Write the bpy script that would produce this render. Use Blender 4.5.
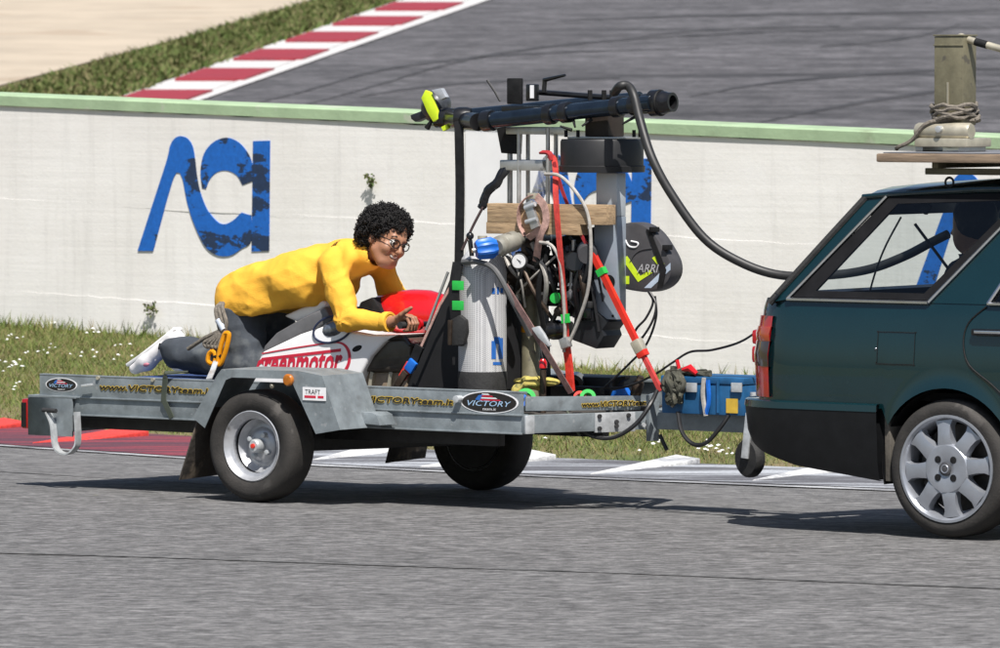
import bpy, bmesh, math, random
import numpy as np
from mathutils import Vector, Matrix, Euler
random.seed(7); rng = np.random.default_rng(7)
C = bpy.context.scene.collection
R = math.radians
for o in list(bpy.data.objects): bpy.data.objects.remove(o)

# ------------------------------------------------------------------ camera, sky, sun, exposure
CAM_H = 2.12
FPX = 6000.0                      # focal length in photo pixels (photo is 1000 wide)
PITCH = math.atan(249.0/FPX)
cam = bpy.data.cameras.new('camera'); camo = bpy.data.objects.new('camera', cam); C.objects.link(camo)
camo.location = (0, 0, CAM_H); camo.rotation_euler = (math.pi/2-PITCH, 0, 0)
cam.sensor_width = 36; cam.lens = 36*FPX/1000; cam.clip_start = 0.5; cam.clip_end = 3000
cam.dof.use_dof = True; cam.dof.focus_distance = 29.3; cam.dof.aperture_fstop = 10
bpy.context.scene.camera = camo
SUN = Vector((0.12, -0.62, 1.0)).normalized()     # towards the sun
sd = bpy.data.lights.new('sun', 'SUN'); sd.energy = 5.0; sd.angle = R(0.5); sd.color = (1.0, 0.96, 0.91)
so = bpy.data.objects.new('sun', sd); C.objects.link(so); so.location = (0, -5, 30)
so.rotation_euler = (-SUN).to_track_quat('-Z', 'Y').to_euler()
w = bpy.data.worlds.new('World'); bpy.context.scene.world = w; w.use_nodes = True
nt = w.node_tree; bg = nt.nodes['Background']; sky = nt.nodes.new('ShaderNodeTexSky'); sky.sky_type = 'NISHITA'
sky.sun_disc = False; sky.sun_elevation = math.asin(SUN.z); sky.sun_rotation = math.atan2(SUN.x, SUN.y)
sky.air_density = 1.0; sky.dust_density = 1.6; sky.ozone_density = 1.0
nt.links.new(sky.outputs[0], bg.inputs[0]); bg.inputs[1].default_value = 0.068
vs = bpy.context.scene.view_settings
vs.view_transform = 'Standard'; vs.look = 'None'; vs.gamma = 1; vs.exposure = 0.48; vs.use_curve_mapping = False

# ------------------------------------------------------------------ surveying: photo pixel -> ray -> real plane
_fw = Vector((0, math.cos(PITCH), -math.sin(PITCH))); _up = Vector((0, math.sin(PITCH), math.cos(PITCH)))
def ray(px, py): return Vector(((px-500)/FPX, 0, 0)) + _fw + _up*((324-py)/FPX)
CAM = Vector((0, 0, CAM_H))
TH = R(35.8); TO = Vector((-1.195, 29.64, 0.0)); TL = Vector((math.sin(TH), math.cos(TH), 0))
FALL, FALLW = .024, 4.2             # the track falls away to its far edge
def road_z(x, y):
    return -FALL*max(0.0, min(FALLW, (x-TO.x)*TL.x+(y-TO.y)*TL.y))
def gp(px, py, z=0.0):              # ground point seen at a pixel
    d = ray(px, py); p = CAM + d*((z-CAM_H)/d.z)
    for _ in range(30): p = CAM + d*((z+road_z(p.x, p.y)-CAM_H)/d.z)
    return p
def wp(px, py, depth):
    d = ray(px, py); return CAM + d*(depth/d.y)
class Frame:
    def __init__(s, o, th=TH):
        s.o = Vector(o); s.f = Vector((math.cos(th), -math.sin(th), 0)); s.l = Vector((math.sin(th), math.cos(th), 0)); s.rz = -th
    def toworld(s, p): return s.o + s.f*p[0] + s.l*p[1] + Vector((0, 0, p[2]))
    def tolocal(s, p):
        q = Vector(p)-s.o; return Vector((q.dot(s.f), q.dot(s.l), q.z))
    def at(s, px, py, l):            # point of the lateral plane l seen at a pixel
        d = ray(px, py); t = (l-(CAM-s.o).dot(s.l))/d.dot(s.l); return s.tolocal(CAM+d*t)
    def atf(s, px, py, f):           # point of the cross plane f
        d = ray(px, py); t = (f-(CAM-s.o).dot(s.f))/d.dot(s.f); return s.tolocal(CAM+d*t)
    def atz(s, px, py, z): return s.tolocal(gp(px, py, z))
class World(Frame):
    def __init__(s): s.o = Vector((0,0,0)); s.f = Vector((1,0,0)); s.l = Vector((0,1,0)); s.rz = 0
T = Frame((-1.195, 29.64, 0.004))    # trailer: x forward, y to the far side, origin under the near wheel's outer face
K = Frame((2.034, 27.30, 0.004))     # car: same, origin under the near rear wheel
W0 = World()
def V(*a): return Vector(a)

# ------------------------------------------------------------------ mesh building
class MB:
    def __init__(s): s.v = []; s.f = []
    def raw(s, vs, fs):
        n = len(s.v); s.v += [tuple(q) for q in vs]; s.f += [tuple(i+n for i in q) for q in fs]; return s
    def box(s, a, b):
        x0,y0,z0 = a; x1,y1,z1 = b
        return s.raw([(x0,y0,z0),(x1,y0,z0),(x1,y1,z0),(x0,y1,z0),(x0,y0,z1),(x1,y0,z1),(x1,y1,z1),(x0,y1,z1)],
              [(0,3,2,1),(4,5,6,7),(0,1,5,4),(1,2,6,5),(2,3,7,6),(3,0,4,7)])
    def bar(s, p, q, w, h, up=(0,0,1)):         # box section from p to q
        p = Vector(p); q = Vector(q); d = (q-p).normalized(); u = Vector(up)
        sx = d.cross(u).normalized(); u = sx.cross(d).normalized(); vs = []
        for c in (p, q):
            for a, b in ((-1,-1),(1,-1),(1,1),(-1,1)): vs.append(c+sx*a*w/2+u*b*h/2)
        return s.raw(vs, [(0,1,2,3),(7,6,5,4),(0,4,5,1),(1,5,6,2),(2,6,7,3),(3,7,4,0)])
    def prism(s, pts, vec):                     # planar outline swept by a vector
        pts = [Vector(p) for p in pts]; n = len(pts); vec = Vector(vec)
        vs = pts+[p+vec for p in pts]
        return s.raw(vs, [tuple(range(n))[::-1], tuple(range(n, 2*n))]+[(i,(i+1)%n,(i+1)%n+n,i+n) for i in range(n)])
    def tube(s, path, r, seg=10, cap=True, flat=None, up=None):
        path = [Vector(p) for p in path]; n = len(path)
        rs = r if isinstance(r, (list, tuple)) else [r]*n
        tang = [(path[min(i+1,n-1)]-path[max(i-1,0)]).normalized() for i in range(n)]
        t0 = tang[0]; u = Vector(up) if up else (Vector((0,0,1)) if abs(t0.z) < .9 else Vector((1,0,0)))
        u = (u-t0*u.dot(t0)).normalized(); vs = []; fs = []
        for i in range(n):
            t = tang[i]; u = (u-t*u.dot(t)).normalized(); v = t.cross(u)
            for k in range(seg):
                a = 2*math.pi*k/seg; fl = flat or 1
                vs.append(path[i]+u*math.cos(a)*rs[i]*fl+v*math.sin(a)*rs[i])
        for i in range(n-1):
            for k in range(seg):
                k2 = (k+1)%seg; fs.append((i*seg+k, i*seg+k2, (i+1)*seg+k2, (i+1)*seg+k))
        if cap: fs.append(tuple(range(seg))[::-1]); fs.append(tuple((n-1)*seg+k for k in range(seg)))
        return s.raw(vs, fs)
    def strap(s, path, w, t, side):             # flat webbing
        path = [Vector(p) for p in path]; n = len(path); side = Vector(side).normalized(); vs = []; fs = []
        for i in range(n):
            d = (path[min(i+1,n-1)]-path[max(i-1,0)]).normalized(); sd_ = (side-d*side.dot(d)).normalized(); nn = d.cross(sd_)
            for a, b in ((-1,-1),(1,-1),(1,1),(-1,1)): vs.append(path[i]+sd_*a*w/2+nn*b*t/2)
        for i in range(n-1):
            for k in range(4): fs.append((i*4+k, i*4+(k+1)%4, i*4+4+(k+1)%4, i*4+4+k))
        fs += [(3,2,1,0), tuple(4*(n-1)+k for k in range(4))]
        return s.raw(vs, fs)
    def lathe(s, prof, o, axis=(0,0,1), seg=24, arc=None):      # prof: (radius, height)
        o = Vector(o); ax = Vector(axis).normalized(); u = ax.orthogonal().normalized(); v = ax.cross(u); vs = []; fs = []
        n = len(prof)
        for k in range(seg):
            a = 2*math.pi*k/seg; c = u*math.cos(a)+v*math.sin(a)
            for r_, h in prof: vs.append(o+ax*h+c*r_)
        for k in range(seg):
            k2 = (k+1)%seg
            for i in range(n-1):
                fs.append((k*n+i, k2*n+i, k2*n+i+1, k*n+i+1))
        return s.raw(vs, fs)
    def cyl(s, p, q, r, seg=16, r2=None):
        p = Vector(p); q = Vector(q); L = (q-p).length; r2 = r if r2 is None else r2
        return s.lathe([(0,0),(r,0),(r2,L),(0,L)], p, q-p, seg)
    def ball(s, c, r, seg=14, rings=8, M=None):
        rr = r if isinstance(r, (tuple, list)) else (r,r,r); c = Vector(c); vs = []; fs = []
        for i in range(rings+1):
            t = math.pi*i/rings
            for k in range(seg):
                a = 2*math.pi*k/seg; p = Vector((math.sin(t)*math.cos(a)*rr[0], math.sin(t)*math.sin(a)*rr[1], math.cos(t)*rr[2]))
                vs.append(c+(M@p if M else p))
        for i in range(rings):
            for k in range(seg): fs.append((i*seg+k, (i+1)*seg+k, (i+1)*seg+(k+1)%seg, i*seg+(k+1)%seg))
        return s.raw(vs, fs)
    def torus(s, c, axis, R_, r, seg=28, sub=8):
        c = Vector(c); ax = Vector(axis).normalized(); u = ax.orthogonal().normalized(); v = ax.cross(u); vs = []; fs = []
        for i in range(seg):
            a = 2*math.pi*i/seg; d = u*math.cos(a)+v*math.sin(a)
            for k in range(sub):
                b = 2*math.pi*k/sub; vs.append(c+d*(R_+r*math.cos(b))+ax*r*math.sin(b))
        for i in range(seg):
            for k in range(sub): fs.append((i*sub+k, ((i+1)%seg)*sub+k, ((i+1)%seg)*sub+(k+1)%sub, i*sub+(k+1)%sub))
        return s.raw(vs, fs)
    def grid(s, rows, close=False):             # rows of equal length points
        n = len(rows[0]); vs = [p for r_ in rows for p in r_]; fs = []
        for i in range(len(rows)-1):
            for k in range(n if close else n-1):
                k2 = (k+1)%n; fs.append((i*n+k, i*n+k2, (i+1)*n+k2, (i+1)*n+k))
        return s.raw(vs, fs)
    def build(s, name, mat, parent=None, bevel=0, smooth=True, angle=38, merge=True, kind=None, label=None, segs=2):
        base = BASE.get(parent.name, Vector((0,0,0))) if parent else Vector((0,0,0))
        me = bpy.data.meshes.new(name); me.from_pydata([(p[0]-base[0], p[1]-base[1], p[2]-base[2]) for p in s.v], [], s.f)
        bm = bmesh.new(); bm.from_mesh(me)
        if merge: bmesh.ops.remove_doubles(bm, verts=bm.verts, dist=1e-5)
        bmesh.ops.recalc_face_normals(bm, faces=bm.faces)
        if bevel:
            ed = [e for e in bm.edges if len(e.link_faces) == 2 and e.calc_face_angle(0) > R(28)]
            bmesh.ops.bevel(bm, geom=ed, offset=bevel, segments=segs, affect='EDGES', profile=.6, clamp_overlap=True)
        for f in bm.faces: f.smooth = smooth
        if smooth:
            for e in bm.edges:
                if len(e.link_faces) == 2 and e.calc_face_angle(0) > R(angle): e.smooth = False
        bm.to_mesh(me); bm.free(); me.materials.append(mat)
        o = bpy.data.objects.new(name, me); C.objects.link(o)
        if parent: o.parent = parent; BASE[o.name] = base
        if kind: o['kind'] = kind
        if label: o['label'] = label
        return o
BASE = {}
def thing(name, label, cat, frame, base, group=None, kind=None):
    o = bpy.data.objects.new(name, None); C.objects.link(o); o.empty_display_size = .1
    o.location = frame.toworld(base); o.rotation_euler = (0, 0, frame.rz); BASE[o.name] = Vector(base)
    o['label'] = label; o['category'] = cat; o['kind'] = 'thing'
    if group: o['group'] = group
    if kind: o['kind'] = kind
    return o
def solo(mb, name, label, cat, frame, base, mat, group=None, **kw):  # a thing of one mesh
    base = Vector(base); m2 = MB(); m2.v = [(p[0]-base[0], p[1]-base[1], p[2]-base[2]) for p in mb.v]; m2.f = mb.f
    o = m2.build(name, mat, None, **kw); o.location = frame.toworld(base); o.rotation_euler = (0,0,frame.rz)
    BASE[o.name] = base; o['label'] = label; o['category'] = cat; o['kind'] = 'thing'
    if group: o['group'] = group
    return o
def struct(mb, name, mat, **kw):
    o = mb.build(name, mat, None, **kw); o['kind'] = kw.get('kind') or 'structure'; return o
def catmull(pts, n=8):
    pts = [Vector(p) for p in pts]; P = [pts[0]*2-pts[1]]+pts+[pts[-1]*2-pts[-2]]; out = []
    for i in range(1, len(P)-2):
        for k in range(n):
            t = k/n; a,b,c,d = P[i-1],P[i],P[i+1],P[i+2]
            out.append(.5*((2*b)+(c-a)*t+(2*a-5*b+4*c-d)*t*t+(3*b-a-3*c+d)*t**3))
    out.append(pts[-1]); return out

# ------------------------------------------------------------------ materials (all procedural)
MATS = {}
def mat(name, col, rough=.6, metal=0, var=.15, scale=12, bump=0, bscale=60, coat=0, spec=.5, col2=None, detail=4, stretch=None, trans=0, spots=None):
    if name in MATS: return MATS[name]
    m = bpy.data.materials.new(name); m.use_nodes = True; N = m.node_tree.nodes; L = m.node_tree.links
    b = N['Principled BSDF']; b.inputs['Roughness'].default_value = rough; b.inputs['Metallic'].default_value = metal
    b.inputs['Coat Weight'].default_value = coat; b.inputs['Coat Roughness'].default_value = .04; b.inputs['Specular IOR Level'].default_value = spec
    tc = N.new('ShaderNodeTexCoord'); mp = N.new('ShaderNodeMapping'); L.new(tc.outputs['Object'], mp.inputs[0])
    if stretch: mp.inputs['Scale'].default_value = stretch
    n1 = N.new('ShaderNodeTexNoise'); n1.inputs['Scale'].default_value = scale; n1.inputs['Detail'].default_value = detail; n1.inputs['Roughness'].default_value = .62
    L.new(mp.outputs[0], n1.inputs['Vector'])
    cr = N.new('ShaderNodeValToRGB'); L.new(n1.outputs[0], cr.inputs[0])
    c2 = col2 or tuple(max(0, c*(1-var)) for c in col); c1 = col if col2 else tuple(min(1, c*(1+var)) for c in col)
    cr.color_ramp.elements[0].position = .34; cr.color_ramp.elements[0].color = (*c2, 1)
    cr.color_ramp.elements[1].position = .66; cr.color_ramp.elements[1].color = (*c1, 1)
    out = cr.outputs[0]
    if spots:                                   # (colour, scale, threshold) dirt or speckle
        for sc_, ss, th in spots:
            n3 = N.new('ShaderNodeTexNoise'); n3.inputs['Scale'].default_value = ss; n3.inputs['Detail'].default_value = 5; L.new(mp.outputs[0], n3.inputs['Vector'])
            r3 = N.new('ShaderNodeValToRGB'); r3.color_ramp.elements[0].position = th; r3.color_ramp.elements[1].position = min(1, th+.08); L.new(n3.outputs[0], r3.inputs[0])
            mx = N.new('ShaderNodeMixRGB'); mx.inputs[2].default_value = (*sc_, 1); L.new(r3.outputs[0], mx.inputs[0]); L.new(out, mx.inputs[1]); out = mx.outputs[0]
    L.new(out, b.inputs['Base Color'])
    rr = N.new('ShaderNodeMapRange'); rr.inputs[3].default_value = max(0, rough-.08); rr.inputs[4].default_value = min(1, rough+.1)
    L.new(n1.outputs[0], rr.inputs[0]); L.new(rr.outputs[0], b.inputs['Roughness'])
    if bump:
        n2 = N.new('ShaderNodeTexNoise'); n2.inputs['Scale'].default_value = bscale; n2.inputs['Detail'].default_value = 4; L.new(mp.outputs[0], n2.inputs['Vector'])
        bp = N.new('ShaderNodeBump'); bp.inputs['Strength'].default_value = bump; bp.inputs['Distance'].default_value = .01
        L.new(n2.outputs[0], bp.inputs['Height']); L.new(bp.outputs[0], b.inputs['Normal'])
    if trans: b.inputs['Transmission Weight'].default_value = trans
    MATS[name] = m; return m
galv = mat('galvanised_steel', (.23,.26,.275), .5, .35, .2, 9, .12, 45, spots=[((.15,.16,.165), 5, .63), ((.32,.34,.35), 34, .64)])
galvb = mat('bright_galvanised', (.55,.57,.58), .45, .5, .2, 16, .1, 60)
alu = mat('aluminium', (.5,.5,.49), .38, .75, .12, 20)
blackp = mat('black_paint', (.008,.008,.009), .3, 0, .3, 10, coat=.25)
blackm = mat('black_matt', (.008,.008,.0085), .65, 0, .35, 25, .15, 120, spec=.3)
blackr = mat('black_rubber', (.018,.018,.018), .75, 0, .3, 20, .2, 90)
tyre = mat('tyre_rubber', (.026,.0235,.021), .78, 0, .25, 14, .25, 120, spots=[((.06,.055,.05), 9, .6)])
gun = mat('anodised_blue_black', (.02,.032,.05), .22, .6, .25, 8, coat=.3)
wood = mat('timber', (.36,.25,.145), .7, 0, .3, 9, .2, 40, stretch=(1,6,9), spots=[((.2,.11,.05), 14, .62)])
red = mat('red_webbing', (.62,.035,.02), .55, 0, .2, 30, .2, 200)
redp = mat('red_lacquer', (.55,.008,.012), .22, 0, .08, 6, coat=.6)
green = mat('green_tape', (.02,.42,.06), .5, 0, .1, 20)
bluep = mat('blue_plastic', (.01,.12,.5), .4, 0, .2, 20)
yellowp = mat('yellow_anodised', (.75,.3,.005), .35, .2, .1, 20)
olive = mat('olive_grey_paint', (.17,.155,.10), .55, .2, .2, 12, .1, 60, spots=[((.1,.09,.07), 20, .62)])
cream = mat('cream_metal', (.5,.46,.36), .4, .5, .15, 14)
greyb = mat('grey_box_paint', (.27,.31,.36), .45, .1, .08, 6)
cable = mat('cable_black', (.012,.012,.013), .45, 0, .2, 30)
hoseg = mat('hose_grey', (.36,.34,.31), .55, 0, .2, 40)
pink = mat('worn_webbing', (.42,.26,.22), .8, 0, .3, 40, .3, 200)
whitep = mat('white_gelcoat', (.86,.86,.86), .25, 0, .03, 5, coat=.4, spots=[((.74,.74,.72), 5, .68)])
ropem = mat('grey_rope', (.16,.14,.115), .85, 0, .35, 60, .4, 150)
# ------------------------------------------------------------------ the setting
def nodes(name):
    m = bpy.data.materials.new(name); m.use_nodes = True; MATS[name] = m
    return m, m.node_tree.nodes, m.node_tree.links, m.node_tree.nodes['Principled BSDF']
def noise(N, L, vec, scale, detail=4, rough=.6, map_=None, rot=0):
    mp = N.new('ShaderNodeMapping'); L.new(vec, mp.inputs[0]); mp.inputs['Scale'].default_value = map_ or (1,1,1); mp.inputs['Rotation'].default_value = (0,0,rot)
    n = N.new('ShaderNodeTexNoise'); n.inputs['Scale'].default_value = scale; n.inputs['Detail'].default_value = detail; n.inputs['Roughness'].default_value = rough
    L.new(mp.outputs[0], n.inputs['Vector']); return n.outputs[0]
def ramp(N, L, fac, stops):
    r = N.new('ShaderNodeValToRGB'); e = r.color_ramp.elements
    while len(e) < len(stops): e.new(.5)
    for q, (p, c) in zip(e, stops): q.position = p; q.color = (*c, 1) if len(c) == 3 else c
    L.new(fac, r.inputs[0]); return r.outputs[0]
def mix(N, L, fac, a, b, mode='MIX'):
    x = N.new('ShaderNodeMixRGB'); x.blend_type = mode
    for i, q in ((0, fac), (1, a), (2, b)):
        if hasattr(q, 'links') or isinstance(q, bpy.types.NodeSocket): L.new(q, x.inputs[i])
        elif i == 0: x.inputs[0].default_value = q
        else: x.inputs[i].default_value = (*q, 1)
    return x.outputs[0]
def bumpn(N, L, b, h, strength=.3, dist=.01):
    bp = N.new('ShaderNodeBump'); bp.inputs['Strength'].default_value = strength; bp.inputs['Distance'].default_value = dist
    L.new(h, bp.inputs['Height']); L.new(bp.outputs[0], b.inputs['Normal'])
BW = lambda v: (v, v, v)

def asphalt_mat(name, base, ang, far=False):
    m, N, L, b = nodes(name); tc = N.new('ShaderNodeTexCoord').outputs['Object']
    k = 1 if not far else .12
    fine = noise(N, L, tc, 24*k, 6, .85, (.30, 1, 1), ang); big = noise(N, L, tc, .5*k*2, 4, .6, (.25, 1, 1), ang); mid = noise(N, L, tc, 5*k, 4, .65, (.16, 1, 1), ang)
    c = ramp(N, L, fine, [(.40, tuple(x*.42 for x in base)), (.5, base), (.60, tuple(x*1.9 for x in base))])
    grit = noise(N, L, tc, 70*k, 2, .5, (.4,1,1), ang); c = mix(N, L, 1, c, ramp(N, L, grit, [(.36, BW(.74)), (.5, BW(1)), (.64, BW(1.28))]), 'MULTIPLY')
    c = mix(N, L, 1, c, ramp(N, L, mid, [(.3, BW(.88)), (.7, BW(1.1))]), 'MULTIPLY')
    c = mix(N, L, 1, c, ramp(N, L, big, [(.35, BW(.90)), (.65, BW(1.06))]), 'MULTIPLY')
    if far:
        wv = N.new('ShaderNodeTexWave'); mpw = N.new('ShaderNodeMapping'); L.new(tc, mpw.inputs[0]); mpw.inputs['Rotation'].default_value = (0,0,R(-24)); mpw.inputs['Scale'].default_value = (.25,1,1); L.new(mpw.outputs[0], wv.inputs['Vector'])
        wv.bands_direction = 'Y'; wv.inputs['Scale'].default_value = .055; wv.inputs['Distortion'].default_value = 7; wv.inputs['Detail'].default_value = 2; wv.inputs['Detail Scale'].default_value = .35
        msk = noise(N, L, tc, .14, 3, .6, (.4,1,1)); c = mix(N, L, ramp(N, L, msk, [(.45, BW(0)), (.6, BW(1))]), c, mix(N, L, 1, c, ramp(N, L, wv.outputs['Fac'], [(.02, BW(.5)), (.12, BW(1))]), 'MULTIPLY'))
        st = noise(N, L, tc, 1.0, 3, .6, (.02, .55, 1), R(12)); c = mix(N, L, 1, c, ramp(N, L, st, [(.40, BW(.78)), (.5, BW(1))]), 'MULTIPLY')
    L.new(c, b.inputs['Base Color']); b.inputs['Roughness'].default_value = .85
    bumpn(N, L, b, fine, .5, .012); return m
asph = asphalt_mat('asphalt', (.115,.113,.112), R(33))
asph_far = asphalt_mat('far_asphalt', (.075,.072,.076), R(20), True)

def paint_mat(name, col, dark, amount, ang=R(30), sc=3.0):
    m, N, L, b = nodes(name); tc = N.new('ShaderNodeTexCoord').outputs['Object']
    n1 = noise(N, L, tc, sc, 6, .7, (.22, 1.6, 1), ang); n2 = noise(N, L, tc, 40, 3, .7)
    c = ramp(N, L, n1, [(amount-.07, col), (amount+.07, dark)]); c = mix(N, L, 1, c, ramp(N, L, n2, [(.36, BW(.72)), (.6, BW(1.08))]), 'MULTIPLY')
    L.new(c, b.inputs['Base Color']); b.inputs['Roughness'].default_value = .75; bumpn(N, L, b, n2, .3, .006); return m
kerb_white = paint_mat('kerb_white_paint', (.62,.62,.61), (.36,.37,.39), .56)
kerb_grey = paint_mat('kerb_rubbered_paint', (.40,.42,.45), (.10,.10,.11), .47)
kerb_red = paint_mat('kerb_red_paint', (.60,.045,.035), (.36,.05,.05), .62)
kerb_maroon = paint_mat('kerb_rubbered_red', (.26,.035,.05), (.085,.03,.045), .46)
line_white = paint_mat('road_line_paint', (.46,.47,.48), (.16,.16,.17), .50)

# -- terrain: flat by the track, a low verge rising to the wall, a hillside beyond
EN = [gp(*p) for p in ((-1500,310),(-600,392),(-200,430),(0,448),(168,459.5),(318,468),(552,479.5),(890,493),(1200,502),(1700,512),(3000,530))]   # inner edge of the edge line
EF = [gp(*p) for p in ((-1500,290),(-600,368),(-200,405),(0,424),(150,438),(260,444),(400,452),(545,462),(700,468),(850,474),(1000,480),(1200,486),(1700,498),(3000,520))]  # outer edge of the kerb
def interp(poly, x):
    if x <= poly[0].x: a, b = poly[0], poly[1]
    elif x >= poly[-1].x: a, b = poly[-2], poly[-1]
    else:
        for a, b in zip(poly, poly[1:]):
            if a.x <= x <= b.x: break
    t = (x-a.x)/(b.x-a.x); return a.y+(b.y-a.y)*t
Wa = wp(0, 325, 46.0); Wb = wp(753, 382, 41.4)
thw = math.atan2(Wa.y-Wb.y, Wb.x-Wa.x)
WF = Frame((Wa.x, Wa.y, 0), thw); WLEN = (Vector((Wb.x, Wb.y))-Vector((Wa.x, Wa.y))).length
WSL = (Wb.z-Wa.z)/WLEN
def wall_z(u): return Wa.z+WSL*max(-14, min(u, 12))
def terrain(x, y):
    de = interp(EF, x); u = (x-Wa.x)/math.cos(thw); dw = Wa.y-math.tan(thw)*(x-Wa.x)
    t = max(0, min(1, (y-de)/max(.5, dw-de))); z = wall_z(max(-14, min(12, u)))*t+road_z(x, y)*(1-t)
    z += .05*math.sin(t*math.pi)*(1 if t < 1 else 0)
    h = .06*(y-90)
    s_ = max(0, h) if h < 30 else 30
    return z*max(0, 1-max(0, y-60)/40)+s_
xs = sorted(set([round(v, 3) for v in list(np.linspace(-8, 8, 65))+list(np.linspace(-60, 60, 49))+list(np.linspace(-600, 600, 25))]))
ys = sorted(set([round(v, 3) for v in list(np.linspace(-200, 26, 12))+list(np.linspace(28, 50, 89))+list(np.linspace(52, 130, 40))+list(np.linspace(140, 620, 33))+[900, 1500]]))
gm, N, L, b = nodes('grassy_ground'); tc = N.new('ShaderNodeTexCoord').outputs['Object']
n1 = noise(N, L, tc, 1.3, 6, .65, (.6,1,1)); n2 = noise(N, L, tc, 14, 5, .7)
c = ramp(N, L, n1, [(.34, (.20,.15,.085)), (.50, (.14,.135,.05)), (.68, (.08,.105,.028))])
c = mix(N, L, 1, c, ramp(N, L, n2, [(.3, BW(.6)), (.7, BW(1.3))]), 'MULTIPLY'); L.new(c, b.inputs['Base Color']); b.inputs['Roughness'].default_value = .9
bumpn(N, L, b, n2, .8, .03)
struct(MB().grid([[(x, y, terrain(x, y)) for x in xs] for y in ys]), 'ground', gm, merge=False)
# -- road, edge line, kerb
xr = list(np.linspace(-120, 120, 161))
rl_ = []
for k_ in np.linspace(0, 1, 10): rl_.append([(x, interp(EN, x)+.02-4.5*k_, .004+road_z(x, interp(EN, x)+.02-4.5*k_)) for x in xr])
rl_.append([(x, interp(EN, x)-12, .004+road_z(x, interp(EN, x)-12)) for x in xr]); rl_.append([(x, -120, .004) for x in xr])
struct(MB().grid(rl_), 'road', asph)
scuff = asphalt_mat('scuffed_asphalt', (.099,.098,.097), R(33))
for pts, w_ in ((((-60,552),(250,562),(600,574),(1060,592)), .05), (((-40,470),(150,482),(420,497),(800,521)), .03)):
    P = catmull([gp(x, y) for x, y in pts], 10)
    struct(MB().grid([[V(p.x, p.y+w_*(.4+.6*math.sin(i*.37)**2), p.z+.0075) for i, p in enumerate(P)], [V(p.x, p.y-w_*(.4+.6*math.cos(i*.23)**2), p.z+.0075) for i, p in enumerate(P)]]), 'tyre_mark', scuff)
xk = [x for x in np.linspace(-14, 9, 140)]
struct(MB().grid([[(x, interp(EN, x)+.05, .010+road_z(x, interp(EN, x)+.05)) for x in xk], [(x, interp(EN, x)+.24, .010+road_z(x, interp(EN, x)+.24)) for x in xk]]), 'edge_line', line_white)
def kerb_rows(x0, x1, n=24):
    top = []; bot = []
    for i in range(n+1):
        x = x0+(x1-x0)*i/n; bot.append((x, interp(EN, x)+.225, .014+road_z(x, interp(EN, x)+.225))); top.append((x, interp(EF, x)+.06, .022+road_z(x, interp(EF, x)+.06)))
    return [bot, top]
kerb = struct(MB().grid(kerb_rows(-1.72, 9, 100)), 'kerb', kerb_grey)
MB().grid(kerb_rows(-14, -1.722, 90)).build('red_kerb_strip', kerb_maroon, kerb)
def wedge(px, m_, nm):                      # a raised saw-tooth block: four ground corners seen in the photo
    P = [gp(*p) for p in px]; hs = (.0, .0, .028, .028)
    lo = [V(p.x, p.y, p.z+.006) for p in P]; hi = [V(p.x, p.y, p.z+.024+h) for p, h in zip(P, hs)]
    MB().raw(lo+hi, [(3,2,1,0),(4,5,6,7),(0,1,5,4),(1,2,6,5),(2,3,7,6),(3,0,4,7)]).build(nm, m_, kerb, bevel=.006)
for px in (((590,477.5),(648,473),(700,467.5),(676,463.5)), ((752,484),(806,479),(858,475),(834,471)), ((905,490),(962,485.5),(1012,482),(990,478)),
           ((420,470),(490,469),(556,463.5),(530,458)), ((312,463.5),(372,459),(414,454),(388,448.5)), ((205,456.5),(250,452.5),(296,448.5),(270,444))):
    wedge(px, kerb_white, 'kerb_block')
for px in (((32,446.5),(92,443.5),(149,439.5),(122,435.5)), ((-90,437),(-30,434),(28,430),(4,425.5)), ((-200,426),(-145,424),(-92,420),(-118,415.5))):
    wedge(px, kerb_red, 'kerb_block')

# -- the far loop of the track on the hillside
def fp(px, py, dz=0.0):
    d = ray(px, py); t = (.06*(0-90)-CAM_H+dz)/(d.z-.06*d.y); return CAM+d*t      # plane z = .06 (y-90)
def far_line(a, b, pys, dz): # points at given photo rows along a straight line a-b of the hillside
    A = fp(*a, dz); B = fp(*b, dz); return A, B
def strip(a0, a1, b0, b1, dz, ext=(-1.2, 2.5), n=2):
    A0, A1, B0, B1 = fp(*a0, dz), fp(*a1, dz), fp(*b0, dz), fp(*b1, dz)
    r0 = [A0+(A1-A0)*(ext[0]+(ext[1]-ext[0])*i/n) for i in range(n+1)]; r1 = [B0+(B1-B0)*(ext[0]+(ext[1]-ext[0])*i/n) for i in range(n+1)]
    return MB().grid([r0, r1])
wl0, wl1 = (200,100), (487,0)             # right edge of the far white line
struct(strip(wl0, wl1, (2600,100), (2900,0), .02, (-1, 4)), 'far_road', asph_far)
rubber = mat('skid_rubber', (.032,.031,.033), .8, 0, .3, .6, stretch=(.3,2,1), spots=[((.06,.058,.06), .8, .52)])
for pts in (((215,112),(300,92),(380,70),(470,58),(560,52),(700,48)), ((300,106),(380,84),(440,66),(520,50),(640,38),(820,30),(1010,27)), ((640,36),(690,31),(760,27),(840,26)), ((690,96),(760,84),(840,76),(930,70),(1010,68)), ((820,46),(880,41),(930,33),(960,24)), ((760,122),(850,104),(930,92),(1010,84)), ((360,96),(430,86),(520,80),(620,78)), ((560,20),(680,16),(800,14),(1000,10))):
    P = catmull([fp(x, y, .03) for x, y in pts], 6); n_ = len(P)
    wd_ = [.16*math.sin(math.pi*min(1, (i+.6)/n_))+.03 for i in range(n_)]
    struct(MB().grid([[P[i]+V(0,wd_[i]*2.2,wd_[i]*.132) for i in range(n_)], [P[i]-V(0,wd_[i]*2.2,wd_[i]*.132) for i in range(n_)]]), 'skid_mark', rubber)
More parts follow.
